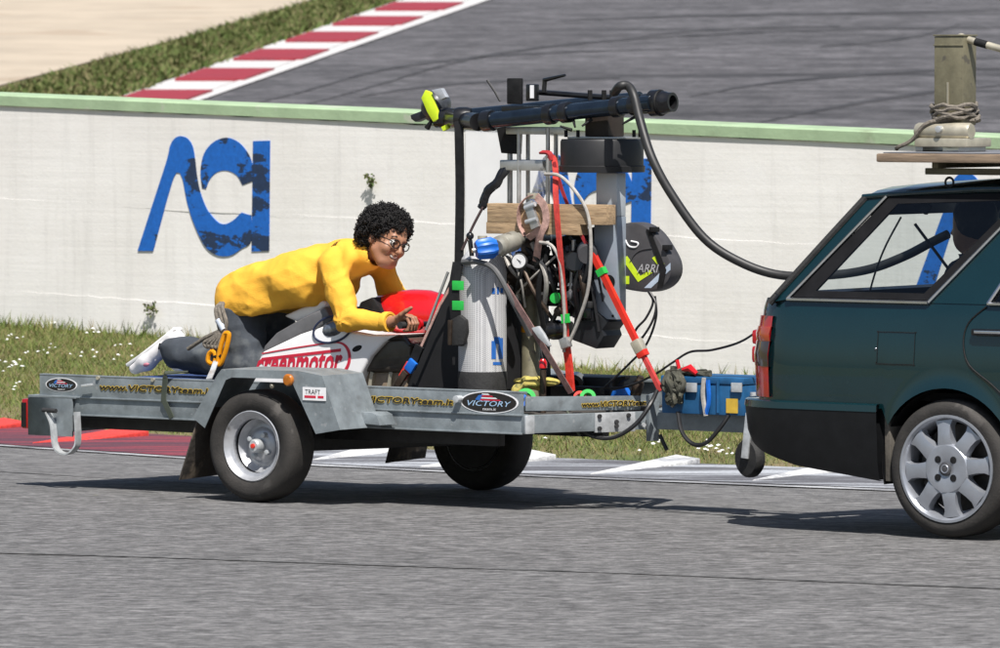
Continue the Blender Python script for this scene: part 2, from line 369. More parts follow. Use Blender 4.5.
far_white = paint_mat('far_line_paint', (.55,.54,.53), (.42,.42,.42), .6); far_red = paint_mat('far_red_paint', (.27,.022,.036), (.2,.03,.045), .6)
struct(strip(wl0, wl1, (182,100), (468,0), .05, (-1, 3)), 'far_edge_line', far_white)
fk = struct(strip((181,100), (467,0), (110,100), (398,0), .03, (-1, 3)), 'far_kerb', far_white)
kr = [fp(182,100,.09), fp(468,0,.09)]; kl = [fp(112,100,.09), fp(399,0,.09)]
ky = [(95,4.6),(75,4.5),(55,4.2),(38,3.8),(21.5,3.5),(5,3.3)]
Ly = (kr[1]-kr[0])
def par(p0, p1, py):                      # parameter along a hillside line at a photo row
    lo, hi = -.9, 3.0
    for _ in range(40):
        mm = (lo+hi)/2; q = p0+(p1-p0)*mm; e = q-CAM; yy = 324-FPX*e.dot(_up)/e.dot(_fw)
        if yy > py: lo = mm
        else: hi = mm
    return lo
ts = [par(kr[0], kr[1], y) for y, h in ky]; st = (ts[-1]-ts[0])/5
for i in range(-4, 10):
    t0 = ts[0]+st*i-st*.25; t1 = t0+st*.5
    q = [kr[0]+Ly*t0, kr[0]+Ly*t1, kl[0]+(kl[1]-kl[0])*t1, kl[0]+(kl[1]-kl[0])*t0]
    MB().prism(q, (0,0,-.10)).build('kerb_block', far_red, fk)
gravel = mat('pale_gravel', (.39,.33,.255), .95, 0, .10, .5, .5, 3, spots=[((.34,.275,.205), .35, .6)])
struct(strip((-60,101), (330,-2), (-1500,101), (-1200,-2), .03, (-.6, 4)), 'gravel_trap', gravel, kind='structure')

# -- grass blades and flowers
def blades(name, pts, hgt, wid, matl, lean=.6, par_=None):
    n = len(pts); P = np.array(pts); a = rng.uniform(0, 6.283, n); h = hgt*rng.uniform(.45, 1.35, n); wd = wid*rng.uniform(.6, 1.4, n)
    dx, dy = np.cos(a), np.sin(a); lx, ly = rng.normal(0, lean, n)*h, rng.normal(0, lean, n)*h
    A = P+np.stack([-dx*wd, -dy*wd, np.zeros(n)-.01], 1); B = P+np.stack([dx*wd, dy*wd, np.zeros(n)-.01], 1); D = P+np.stack([lx, ly, h], 1)
    vs = np.stack([A, B, D], 1).reshape(-1, 3); me = bpy.data.meshes.new(name)
    me.vertices.add(3*n); me.vertices.foreach_set('co', vs.ravel()); me.loops.add(3*n); me.loops.foreach_set('vertex_index', np.arange(3*n, dtype=np.int32))
    me.polygons.add(n); me.polygons.foreach_set('loop_start', np.arange(0, 3*n, 3, dtype=np.int32)); me.update(calc_edges=True)
    me.materials.append(matl); o = bpy.data.objects.new(name, me); C.objects.link(o); o['kind'] = 'stuff'
    return o
def leafmat(name, stops, sc=.9):
    m, N, L, b = nodes(name); g = N.new('ShaderNodeNewGeometry'); tc = N.new('ShaderNodeTexCoord').outputs['Object']
    n1 = noise(N, L, tc, sc, 5, .7, (.7,1,1)); ri = g.outputs['Random Per Island']
    c = mix(N, L, .5, n1, ri); c = ramp(N, L, c, stops); L.new(c, b.inputs['Base Color']); b.inputs['Roughness'].default_value = .7; b.inputs['Specular IOR Level'].default_value = .2
    return m
grassm = leafmat('grass_blades', [(.28, (.23,.175,.09)), (.42, (.185,.185,.065)), (.54, (.13,.17,.04)), (.75, (.078,.125,.024))])
pts = []
while len(pts) < 170000:
    x = random.uniform(-7.5, 5.5); de = interp(EF, x); dw = Wa.y-math.tan(thw)*(x-Wa.x)
    y = random.uniform(de+.1, dw-.02); t = (y-de)/(dw-de)
    if random.random() > .35+.65*min(1, t*5): continue
    pts.append((x, y, terrain(x, y)))
blades('grass', pts, .045, .0036, grassm, .8)
pts = []
for _ in range(4200):                           # taller weeds against the wall foot
    u = random.uniform(-4, 10); q = WF.toworld((u, random.gauss(-.12, .1)-.03, 0)); k = .5+.5*math.sin(u*3.1)*math.sin(u*1.3+1)
    if random.random() < k: pts.append((q.x, q.y, terrain(q.x, q.y)))
blades('wall_foot_grass', pts, .10, .006, grassm, .5)
fargrass = leafmat('far_grass', [(.3, (.19,.16,.08)), (.46, (.12,.14,.045)), (.72, (.07,.115,.025))], .25)
A0, A1, B0, B1 = fp(112,100), fp(399,0), fp(-20,100), fp(340,-4); pts = []
for _ in range(40000):
    t = random.uniform(-.5, 1.6); s_ = random.random(); k = s_*.96+random.gauss(0, .03)
    q = (A0+(A1-A0)*t)*(1-k)+(B0+(B1-B0)*t)*k; pts.append((q.x, q.y, .06*(q.y-90)+.02))
blades('far_grass', pts, .16, .05, fargrass, .9)
# daisies: little white heads in drifts
fl = MB(); petal = mat('white_petals', (.72,.72,.70), .6, 0, .08)
def drift(px, py, rx, n):
    c = gp(px, py, .12)
    for _ in range(n):
        x = c.x+random.gauss(0, rx); y = c.y+random.gauss(0, rx*1.2); de = interp(EF, x)
        if y < de+.15: continue
        z = terrain(x, y)+random.uniform(.035, .07); r_ = random.uniform(.010, .017)
        vs = [(x+r_*math.cos(k*1.047), y+r_*math.sin(k*1.047), z+random.uniform(-.004,.004)) for k in range(6)]+[(x, y, z+.008)]
        fl.raw(vs, [(k, (k+1)%6, 6) for k in range(6)])
for px, py, rx, n in ((22,344,.06,26),(40,346,.06,26),(5,330,.05,14),(8,362,.06,22),(14,378,.07,26),(20,381,.05,14),(28,372,.05,18),(10,391,.06,14),(48,368,.04,10),(60,352,.05,12),(90,357,.05,14),(100,372,.05,12),(84,374,.05,12),(120,376,.05,10),
                      (36,333,.04,10),(2,340,.05,14),(6,410,.05,9),(124,368,.05,10),(700,438,.06,22),(716,442,.06,18),(742,440,.05,16),(655,436,.05,12),(640,443,.05,8),(690,449,.05,8),(730,446,.06,12),(664,452,.04,6),(548,433,.04,6),(776,440,.05,10)):
    drift(px, py, rx*1.1, int(n*.32))
ob = fl.build('daisies', petal, None, merge=False, smooth=False, kind='stuff')

# -- the white concrete wall
HW = 1.77
wm, N, L, b = nodes('weathered_white_concrete'); tc = N.new('ShaderNodeTexCoord').outputs['Object']
big = noise(N, L, tc, .9, 5, .6); st = noise(N, L, tc, 5, 5, .7, (1.6, 1, .12)); fine = noise(N, L, tc, 30, 4, .7); brd = noise(N, L, tc, 6, 4, .6, (.10, 1, 3.2))
c = ramp(N, L, big, [(.32, (.72,.70,.67)), (.6, (.79,.775,.75)), (.75, (.82,.81,.80))])
c = mix(N, L, 1, c, ramp(N, L, st, [(.30, BW(.90)), (.48, BW(1.0))]), 'MULTIPLY'); c = mix(N, L, 1, c, ramp(N, L, brd, [(.3, BW(.965)), (.6, BW(1.01))]), 'MULTIPLY')
sp = noise(N, L, tc, 7, 6, .8); c = mix(N, L, ramp(N, L, sp, [(.70, BW(0)), (.76, BW(.55))]), c, (.36,.30,.24))
L.new(c, b.inputs['Base Color']); b.inputs['Roughness'].default_value = .85
hh = mix(N, L, .5, brd, fine); bumpn(N, L, b, hh, .28, .010)
wall = thing('concrete_wall', 'long white concrete barrier wall with green painted top behind the grass verge', 'wall', WF, (0, 0, 0))
def wband(f0, f1, off, nm, u0=-26, u1=26):
    us = np.linspace(u0, u1, 420); rows = []
    def zz(u, f): return wall_z(u)-.25 + (HW+.25)*((f*HW+.25)/(HW+.25)) if f > 0 else wall_z(u)-.25
    rs = np.random.default_rng(int(f0*100)+3)
    e0 = rs.normal(0, .004, 420); e1 = rs.normal(0, .004, 420); low = np.interp(us, np.linspace(u0, u1, 60), rs.normal(0, .0015, 60))
    for f, dl in ((f0, .3), (f0, off+.006), (f0, off), (.5*(f0+f1), off), (f1, off), (f1, off+.006), (f1, .3)):
        rows.append([(u, dl+low[i]*(dl < .2)+.01, zz(u, f)+(e0[i] if f == f0 and f0 > 0 else e1[i] if f == f1 and f1 < .99 else 0)) for i, u in enumerate(us)])
    return MB().grid(rows).build(nm, wm, wall)
wband(0, .15, -.003, 'cast_band'); wband(.14, .55, -.001, 'cast_band'); wband(.54, .950, .0012, 'cast_band')
gcop = mat('green_coping_paint', (.31,.42,.26), .75, 0, .10, 3, .2, 30, spots=[((.42,.44,.36), 4, .60), ((.24,.31,.19), 2.4, .60)])
us = np.linspace(-26, 26, 120)
MB().grid([[(u, dl, wall_z(u)+f*HW+dz) for u in us] for dl, f, dz in ((.02,.952,0),(-.006,.952,0),(-.006,1,-.012),(.008,1,.0),(.30,1,.01),(.32,.952,0))]).build('coping', gcop, wall)
MB().grid([[(u, .301, wall_z(u)-.25) for u in us], [(u, .301, wall_z(u)+HW*.94) for u in us]]).build('rear_face', wm, wall)
# painted letters, traced once on the wall plane and repeated along it
def wl(px, py): return WF.at(px, py, -.012)
A_ = [(272,502),(300,415),(330,322),(337,292),(346,277),(358,272),(372,277),(382,292),(387,318),(391,352),(398,385),(412,420),(432,444),(448,448),(464,440),(480,425),(499,431),(499,482),(480,497),(458,511),(432,511),(408,494),(388,455),(372,408),(363,362),(357,346),(350,345),(342,362),(325,420),(303,502)]
C_ = [(401,376),(398,342),(405,307),(424,284),(450,275),(475,285),(494,308),(502,332),(502,362),(482,370),(470,350),(450,341),(430,345),(416,360),(409,378)]
I_ = [(503,282),(537,281),(535,502),(500,503)]
lm, N, L, b = nodes('scuffed_blue_paint'); tc = N.new('ShaderNodeTexCoord').outputs['Object']
n1 = noise(N, L, tc, 2.6, 5, .7, (.8,1,1.6)); n2 = noise(N, L, tc, 25, 4, .7)
c = ramp(N, L, n1, [(.545, (.006,.115,.46)), (.565, (.012,.03,.075))]); c = mix(N, L, 1, c, ramp(N, L, n2, [(.3, BW(.8)), (.65, BW(1.1))]), 'MULTIPLY')
L.new(c, b.inputs['Base Color']); b.inputs['Roughness'].default_value = .7
u268 = wl(268, 200).x; u648 = wl(649, 210).x; PER = u648-u268
def smooth_outline(pts):                  # round the traced curves, keep square corners
    n = len(pts); V2 = [Vector((x, y, 0)) for x, y in pts]
    cor = [i for i in range(n) if (V2[i]-V2[i-1]).angle(V2[(i+1) % n]-V2[i]) > R(58)] or [0]
    out = []
    for a, b in zip(cor, cor[1:]+[cor[0]+n]):
        seg = [V2[i % n] for i in range(a, b+1)]; out += (catmull(seg, 4) if len(seg) > 2 else seg)[:-1]
    return [(p.x, p.y) for p in out]
def letter(pts, k):
    pts = smooth_outline(pts); P = [wl(x/2, y/2) for x, y in pts]; P = [V(p.x+PER*k, .0035, p.z+WSL*PER*k) for p in P]
    MB().prism(P, (0, .03, 0)).build('painted_letter', lm, wall, smooth=False)
for k in range(3):
    for pts in (A_, C_, I_): letter(pts, k)
pw = [wl(464,131), wl(548,135), wl(548,345), wl(464,343)]
MB().prism([V(p.x, .0035, p.z) for p in pw], (0, .03, 0)).build('painted_panel', mat('fresh_white_paint', (.78,.78,.79), .7, 0, .04, 3), wall, smooth=False)
# weeds rooted in the wall
wm_ = leafmat('weed_leaf', [(.3, (.10,.10,.03)), (.7, (.07,.11,.03))], 4)
stemm = mat('dry_stem', (.16,.12,.07), .8)
def weed(px, py, size, label, n):
    p = WF.at(px, py, -.03); t = thing('weed', label, 'plant', WF, p)
    m1 = MB(); m2 = MB()
    for i in range(n):
        d = V(random.gauss(0, .6), -random.uniform(.05,.4), random.gauss(-.1, .7)).normalized()*size*random.uniform(.3, 1.1); q = p+d
        m1.tube([p+V(0,.03,0), p+d*.5+V(0,0,.01), q], .0015, 4)
        for _ in range(3):
            s_ = p+d*random.uniform(.5,1.05)+V(random.gauss(0,.01), random.gauss(0,.01), random.gauss(0,.012)); e = V(random.gauss(0,1), random.gauss(0,1), random.gauss(0,1)).normalized(); g_ = e.orthogonal()
            m2.raw([s_-e*.014, s_+g_*.006, s_+e*.014, s_-g_*.006], [(0,1,2,3)])
    m1.build('stem', stemm, t); m2.build('leaf_cluster', wm_, t, smooth=False, merge=False, kind='stuff')
weed(371, 181, .06, 'small dry weed sprouting high on the wall above the curly haired person', 22)
weed(152, 309, .07, 'little green weed low on the wall above the white shoe', 22)
# ------------------------------------------------------------------ lettering
def text_obj(txt, origin, xdir, ydir, height, matl, parent, name='lettering', shear=0, offset=0, width=None, ext=.0006, sx=1.0):
    cu = bpy.data.curves.new('t', 'FONT'); cu.body = txt; cu.size = 1; cu.shear = shear; cu.offset = offset; cu.resolution_u = 2; cu.extrude = 0
    ob = bpy.data.objects.new('t', cu); C.objects.link(ob); dg = bpy.context.evaluated_depsgraph_get(); dg.update()
    me = bpy.data.meshes.new_from_object(ob.evaluated_get(dg)); bpy.data.objects.remove(ob); bpy.data.curves.remove(cu)
    vs = [v.co.copy() for v in me.vertices]; fs = [tuple(p.vertices) for p in me.polygons]; bpy.data.meshes.remove(me)
    x0 = min(v.x for v in vs); x1 = max(v.x for v in vs); y1 = .72
    k = height/y1; kx = (width/(x1-x0)) if width else k*sx
    o = Vector(origin); X = Vector(xdir).normalized(); Y = Vector(ydir).normalized()
    m = MB(); m.raw([o+X*(v.x-x0)*kx+Y*v.y*k for v in vs], fs)
    return m.build(name, matl, parent, smooth=False)
ylet = mat('yellow_vinyl', (.55,.38,.04), .5, 0, .06); blet = mat('black_vinyl', (.015,.013,.012), .5, 0, .1)
wlet = mat('white_vinyl', (.75,.75,.76), .45, 0, .05); rlet = mat('red_vinyl', (.55,.02,.05), .45, 0, .06); blulet = mat('blue_vinyl', (.02,.12,.42), .45, 0, .06)
def ellipse(c, X, Y, a, b_, n=32): return [Vector(c)+Vector(X)*a*math.cos(2*math.pi*k/n)+Vector(Y)*b_*math.sin(2*math.pi*k/n) for k in range(n)]
def badge(c, X, Y, a, b_, nrm, parent):           # oval team sticker
    n = Vector(nrm)
    MB().prism(ellipse(c, X, Y, a, b_), n*.002).build('oval_sticker', wlet, parent, smooth=False)
    MB().prism(ellipse(Vector(c)+n*.002, X, Y, a*.94, b_*.91), n*.001).build('oval_sticker', blet, parent, smooth=False)
    c3 = Vector(c)+n*.0042; X = Vector(X); Y = Vector(Y)
    for i in range(4):
        y0 = b_*(.16+.17*i); MB().raw([c3+X*a*(-.30+.02*i)+Y*y0, c3+X*a*(.42-.13*i)+Y*y0, c3+X*a*(.36-.13*i)+Y*(y0+b_*.11), c3+X*a*(-.30+.02*i)+Y*(y0+b_*.11)], [(0,1,2,3)]).build('flag_stripe', rlet if i % 2 == 0 else wlet, parent, smooth=False)
    MB().raw([c3+X*a*-.48+Y*b_*.2, c3+X*a*-.31+Y*b_*.16, c3+X*a*-.18+Y*b_*.72, c3+X*a*-.36+Y*b_*.62], [(0,1,2,3)]).build('flag_canton', blulet, parent, smooth=False)
    text_obj('VICTORY', c3+X*a*-.74+Y*b_*-.34, X, Y, b_*.5, mat('pale_blue_vinyl', (.35,.52,.72), .45, 0, .05), parent, shear=.3, width=a*1.5)
    text_obj('team.it', c3+X*a*-.22+Y*b_*-.72, X, Y, b_*.26, wlet, parent, shear=.2, width=a*.46)

# ------------------------------------------------------------------ the trailer
LR = .32                                    # near side rail, lateral position of its face
pTL, pTR = T.at(38,374,LR), T.at(521.5,392.5,LR); pBL, pBR = T.at(50,396,LR), T.at(521,416,LR); pCL, pCR = T.at(51,413,LR), T.at(520,434,LR)
F0, F1 = pTL.x, pTR.x
ZT, ZB, ZC = (pTL.z+pTR.z)/2, (pBL.z+pBR.z)/2, (pCL.z+pCR.z)/2
LF = 1.72                                   # far side rail
print('rail', F0, F1, ZT, ZB, ZC)
trailer = thing('trailer', 'galvanised single axle trailer carrying the camera rig behind the green car', 'trailer', T, ((F0+F1)/2, 1.02, 0))
for l, s_ in ((LR, 1), (LF, -1)):
    m = MB().box((F0, l+.012*s_, ZB-.004), (F1, l+(.022)*s_, ZT)).box((F0, l+.012*s_, ZT-.012), (F1, l+.05*s_, ZT+.002))
    m.build('side_panel', galv, trailer, bevel=.003)
    m = MB().box((F0+.07, l, ZB-.004), (F1, l+.06*s_, ZB+.004)).box((F0+.07, l+.012*s_, ZC), (F1, l+.02*s_, ZB-.004)).box((F0+.07, l-.004*s_, ZC-.006), (F1, l+.06*s_, ZC+.002))
    m.build('side_rail', galv, trailer, bevel=.002)
zf = ZB-.01
for i in range(7):
    y0 = LR+.07+i*(LF-LR-.14)/7; y1 = y0+(LF-LR-.14)/7-.004
    MB().box((F0+.06, y0, zf-.02), (F1-.02, y1, zf+random.uniform(-.002,.002))).build('deck_plank', mat('dark_deck_board', (.05,.045,.04), .8, 0, .3, 6, .2, 30, stretch=(1,8,8)), trailer, bevel=.003)
for i in range(6):
    f = F0+.15+i*(F1-F0-.3)/5; MB().box((f-.025, LR+.024, ZC+.005), (f+.025, LF-.024, zf-.022)).build('cross_member', galv, trailer, bevel=.003)
# dark underslung channels seen below the rail
MB().box((F0+.1, LR+.22, ZC-.085), (F1-.3, LR+.28, ZC+.004)).build('chassis_beam', mat('dark_steel', (.035,.035,.036), .6, .3, .3, 10), trailer, bevel=.003)
MB().box((F0+.1, LF-.28, ZC-.085), (F1-.3, LF-.22, ZC+.004)).build('chassis_beam', MATS['dark_steel'], trailer, bevel=.003)
MB().bar(V(-.045, .20, .285), V(-.045, 1.84, .24), .09, .09).build('axle', MATS['dark_steel'], trailer, bevel=.006)
# tail end: folded plate, lamp, hoop
eA = T.at(28,397,LR-.01); eB = T.at(75,437,LR-.01)
MB().box((eA.x, LR-.01, eB.z), (eB.x-.02, LR+.002, eA.z)).box((eA.x, LR-.01, eB.z), (eA.x+.012, LF+.01, eA.z)).box((eA.x, LR-.01, eA.z), (eB.x, LF, eA.z+.012)).build('tail_plate', galv, trailer, bevel=.002)
for l in (LR+.0, LF-.22):
    lp = MB().box((eA.x-.055, l, eB.z+.03), (eA.x-.002, l+.2, eA.z-.01)).build('tail_lamp', mat('red_lens', (.35,.008,.01), .2, 0, .1, 20, coat=.5), trailer, bevel=.012)
    MB().box((eA.x-.05, l-.006, eB.z+.04), (eA.x-.02, l-.001, eA.z-.03)).build('lamp_housing', blackm, lp)
h0 = T.at(49,410,LR-.03); h1 = T.at(76,410,LR-.03); hb = T.at(66,455,LR-.03)
MB().strap(catmull([T.at(48,412,LR-.03), T.at(53,425,LR-.03), T.at(55,444,LR-.035), T.at(60,452,LR-.04), T.at(68,454,LR-.04), T.at(75,449,LR-.035), T.at(78,440,LR-.03), T.at(77,412,LR-.03)], 5), .045, .008, (0,1,0)).build('tie_down_hoop', galvb, trailer)
MB().cyl(T.at(43,410,LR-.04), T.at(56,411,LR-.04), .012).build('hoop_bolt', MATS['dark_steel'], trailer)
p = T.at(165,374,LR-.01); q = T.at(163,400,LR-.012); r_ = T.at(172,418,LR-.004)
MB().strap([p+V(.10,.06,.012), p+V(.0,.0,.006), V(p.x, LR-.008, p.z-.02), V(q.x, LR-.008, q.z), r_], .03, .006, (1,0,0)).build('strap', mat('olive_strap', (.045,.055,.04), .8), trailer)
# latch pins along the panel
for px, py in ((97,378), (152,380), (331,388)):
    c = T.at(px, py, LR); MB().cyl(V(c.x, LR+.002, c.z), V(c.x, LR+.013, c.z), .010).build('rivet', cream, trailer)
MB().bar(V(*T.at(82,386,LR-.02)), V(*T.at(92,384.5,LR-.02)), .02, .012).build('latch', galvb, trailer, bevel=.002)
MB().cyl(V(T.at(459,399,LR).x, LR-.03, T.at(459,399,LR).z), V(T.at(459,399,LR).x, LR+.014, T.at(459,399,LR).z), .018).build('latch', galvb, trailer, bevel=.002)
# lettering on the side panel
def outline_text(txt, o, X, Y, hz, wd, par_, nrm):
    # black letters with a yellow rim cut from vinyl: the rim is the letters repeated around themselves
    X = Vector(X).normalized(); Y = Vector(Y); n_ = Vector(nrm); rr_ = hz*.15; m = MB()
    t0 = text_obj(txt, V(0,0,0), V(1,0,0), V(0,1,0), hz*.95, ylet, None, width=wd, shear=.15); vs = [v.co.copy() for v in t0.data.vertices]; fs = [tuple(p.vertices) for p in t0.data.polygons]; bpy.data.objects.remove(t0)
    for k in range(8):
        a = k*math.pi/4; m.raw([Vector(o)+X*(v.x+rr_*math.cos(a))+Y*(v.y+rr_*math.sin(a))+n_*(.0001*k) for v in vs], fs)
    m.build('yellow_rim', ylet, par_, smooth=False, merge=False)
    m = MB()
    for k in range(6):
        a = k*math.pi/3; m.raw([Vector(o)+X*(v.x+hz*.055*math.cos(a))+Y*(v.y+hz*.055*math.sin(a))+n_*(.0016+.0001*k) for v in vs], fs)
    m.build('lettering', blet, par_, smooth=False, merge=False)
def strip_text(px0, py0, px1, hpx, l, par_, txt='www.VICTORYteam.it'):
    a = T.at(px0, py0, l); e = T.at(px1, py0, l); wd = e.x-a.x; hz = hpx*.0050
    o = V(a.x, l, a.z)
    outline_text(txt, o, (1,0,0), V(0,0,1), hz, wd, par_, (0,-1,0))
strip_text(100, 389.5, 212, 6.0, LR+.0085, trailer); strip_text(336, 400.5, 453, 6.0, LR+.0085, trailer)
badge(V(T.at(60,385,LR).x, LR+.012, T.at(60,385,LR).z), V(1,0,0), V(0,0,1), .105, .036, (0,-1,0), trailer)
badge(V(T.at(488,402.5,LR).x, LR+.012, T.at(488,402.5,LR).z), V(1,0,0), V(0,0,1), .175, .054, (0,-1,0), trailer)
# V nose
NT = T.at(652, 418, 1.02); nose = V(NT.x, 1.02, 0); print('nose', NT)
for s_, l in ((1, LR), (-1, LF)):
    a = V(F1-.005, l+.01*s_, (ZB+ZC)/2); e = V(nose.x, 1.02-.03*s_, (ZB+ZC)/2)
    MB().bar(a, e, .05, ZB-ZC).build('nose_beam', galv, trailer, bevel=.003)
    MB().bar(a+V(-.005,.035*s_,.055+(ZB-ZC)/2), e+V(-.05,0,.04+(ZB-ZC)/2), .01, .07).build('nose_panel', galv, trailer, bevel=.002)
a = V(F1-.005, LR+.01, 0); e = V(nose.x, .99, 0); nd = (e-a).normalized(); nn = V(nd.y, -nd.x, 0)
def nose_pt(px, py, off=.0):
    # point of the near nose beam's front face seen at a pixel
    d = ray(px, py); n3 = T.f*nn.x+T.l*nn.y; o3 = T.toworld(a+nn*(.026+off)); t = (o3-CAM).dot(n3)/d.dot(n3); return T.tolocal(CAM+d*t)
q0 = nose_pt(582, 409, -.056+.006); q1 = nose_pt(654, 403, -.056+.006)
wd = (V(q1.x,q1.y,0)-V(q0.x,q0.y,0)).length; zt = (ZB+ZC)/2+.03+(ZB-ZC)/2
outline_text('www.VICTORYteam.it', V(q0.x,q0.y,zt), nd, V(0,0,1), .026, wd, trailer, nn)
c0 = nose_pt(593, 412); c1 = nose_pt(632, 427)
zc = (ZB+ZC)/2
def nplate(px0, px1, z0, z1, m_, th, name):
    A = nose_pt(px0, 418, 0); B = nose_pt(px1, 418, 0)
    return MB().prism([V(A.x,A.y,z0), V(B.x,B.y,z0), V(B.x,B.y,z1), V(A.x,A.y,z1)], nn*th).build(name, m_, trailer, bevel=.002)
nplate(594, 634, zc-.05, zc+.045, galvb, .012, 'joint_plate'); nplate(524, 533, zc-.045, zc+.045, galvb, .016, 'corner_bracket')
for px, py in ((599,-.03), (599,.03), (616,.0), (628,.03), (616,-.02), (640,.01), (643,-.02)):
    A = nose_pt(px, 418, .012); MB().cyl(V(A.x,A.y,zc+py), V(A.x,A.y,zc+py)+nn*.012, .011, 8).build('bolt', MATS['dark_steel'] if px < 635 else galvb, trailer)
nplate(646, 656, zc-.10, zc+.10, galv, .03, 'upright_plate')
# drawbar up to the coupling under the bumper
DB = T.at(770, 425, 1.02); MB().bar(V(nose.x-.02, 1.02, zc), V(DB.x+.12, 1.02, zc+.0), .08, .085).build('drawbar', galv, trailer, bevel=.004)
MB().bar(V(nose.x-.25, 1.02, zc-.02), V(nose.x+.03, 1.02, zc-.02), .14, .05).build('nose_gusset', MATS['dark_steel'], trailer, bevel=.004)
MB().box((DB.x+.10, .97, zc-.05), (DB.x+.30, 1.07, zc+.07)).build('coupling', MATS['dark_steel'], trailer, bevel=.02)
# jockey wheel
jw = T.at(750, 458, .92); j = MB().lathe([(0,-.03),(.05,-.03),(.085,-.028),(.095,-.015),(.095,.015),(.085,.028),(.05,.03),(0,.03)], V(jw.x,.92,jw.z), (.35,1,0), 20).build('jockey_wheel', blackr, trailer)
MB().bar(V(jw.x,.875,jw.z), V(jw.x+.02,.885,jw.z+.22), .012, .04, (1,0,0)).bar(V(jw.x,.965,jw.z), V(jw.x+.02,.975,jw.z+.22), .012, .04, (1,0,0)).build('fork', galvb, j, bevel=.002)
MB().cyl(V(jw.x+.02,.93,jw.z+.2), V(jw.x+.02,.93,zc+.16), .024).build('jockey_tube', galvb, trailer)
# wheels
RT = .279
def trailer_wheel(l, side, name='wheel', dz=0.0):         # side: -1 outer face looks to the camera
    o = V(-.045, l, RT+dz); ax = V(0, side, 0); W_ = .175
    h = MB().lathe([(.168,-W_/2+.01),(.176,-W_/2),(.170,-W_/2+.012),(.148,-W_/2+.02),(.142,-.02),(.134,.02),(.136,.055),(.150,.062),(.168,W_/2-.012),(.177,W_/2-.002),(.172,W_/2+.001),(.165,W_/2-.010),(.158,W_/2-.014),(.150,W_/2-.028),(.140,W_/2-.034),(.134,.02),(.108,-.012),(.092,-.010),(.080,.006),(.06,.012),(0,.012)], o, ax, 40).build(name, mat('silver_wheel_paint', (.46,.47,.49), .38, .55, .12, 18, spots=[((.2,.19,.18), 9, .60)]), trailer)
    MB().lathe([(.166,-W_/2+.008),(.195,-W_/2-.008),(.232,-W_/2-.014),(.256,-W_/2-.004),(.272,-W_/2+.02),(RT,-.04),(RT,.04),(.273,W_/2-.018),(.262,W_/2-.002),(.247,W_/2+.009),(.230,W_/2+.014),(.200,W_/2+.008),(.182,W_/2-.002),(.168,W_/2-.012)], o, ax, 56).build('tyre', tyre, h)
    MB().lathe([(.034,.0),(.034,.055),(.026,.066),(0,.066)], o+ax*.004, ax, 16).build('hub', galvb, h)
    MB().lathe([(.012,0),(.012,.01),(0,.012)], o+ax*.069, ax, 10).build('hub_cap', red, h)
    for k in range(4):
        a_ = math.pi/4+k*math.pi/2+.25; c = o+V(math.cos(a_)*.062, 0, math.sin(a_)*.062)
        MB().lathe([(.014,0),(.013,.028),(0,.032)], c+ax*.008, ax, 6).build('wheel_nut', galvb, h)
    MB().lathe([(0,-.092),(.160,-.092),(.164,-.085),(.15,-.07)], o, ax, 32).build('shade_plate', MATS['dark_steel'], h)  # dark plate standing in for the bed's shade on the wheel's inner face
    MB().lathe([(0,-.06),(.16,-.06),(.175,-.05),(.175,-.015),(.14,-.01)], o, ax, 32).build('shade_disc', MATS['dark_steel'], h)  # dark disc added to imitate shade inside the rim
    return h
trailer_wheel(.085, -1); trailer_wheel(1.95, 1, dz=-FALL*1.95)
# fenders: folded steel, flat top, sloping ends
def fender(l0, l1, face):
    pts = [(193,418),(218,374.5),(222,369.5),(300,371.5),(322,376),(340,430),(316,434),(292,381.5),(288,379),(232,377.5),(226,380),(205,428)]
    P = [T.at(x, y, l0) for x, y in pts]
    # constant-depth cap: outer skirt of the fender
    out = [V(p.x, l0, p.z) for p in P[:6]]; inn = [V(p.x, l0, p.z) for p in P[6:]][::-1]
    m = MB(); dl = (l1-l0); y = face
    top = [V(p.x, y, p.z) for p in out]; bot = [V(p.x, y, p.z) for p in inn]; bk = [V(p.x, y+(l1-l0)*(1 if face == l0 else -1), p.z) for p in out]
    m.grid([bot, top, bk]); m2 = MB().grid([[q+V(0,(.004 if face == l0 else -.004),-.006) for q in r] for r in (top, bk)])
    o = m.build('fender', galv, trailer, smooth=False); sol = o.modifiers.new('thick', 'SOLIDIFY'); sol.thickness = .005; sol.offset = 0
    return o, P
fo, FP = fender(-.03, .30, -.03)
o2 = fo.copy(); o2.name = 'fender'; C.objects.link(o2); o2.parent = trailer; o2.scale = (1,-1,.9); o2.location = (0, (1.02*2-BASE[trailer.name].y)-BASE[trailer.name].y+0, 0)
BASE[o2.name] = BASE[trailer.name]
lo = T.at(289,380,-.035); MB().lathe([(0,0),(.030,0),(.030,.012),(.024,.018),(0,.020)], V(lo.x,-.034,lo.z), (0,-1,0), 20).build('side_reflector', mat('amber_lens', (.42,.13,.01), .2, 0, .2, 30, coat=.5), trailer)
lo = T.at(272,380.2,-.034); MB().box((lo.x-.07,-.0365,lo.z-.005),(lo.x+.06,-.0332,lo.z+.005)).build('reflective_strip', wlet, trailer)
lo = T.at(272,386,-.01); MB().ball(V(lo.x,-.01,lo.z), .013).build('bulb', cream, trailer)
a1, a2 = T.at(303,387,-.034), T.at(326,401,-.034); 
MB().box((a1.x, -.0375, a2.z), (a2.x, -.0335, a1.z)).build('maker_plate', wlet, trailer)
MB().box((a1.x+.012, -.0385, a2.z+.012), (a2.x-.06, -.0377, a2.z+.024)).box((a2.x-.048, -.0385, a2.z+.012), (a2.x-.012, -.0377, a2.z+.024)).build('maker_stripe', rlet, trailer)
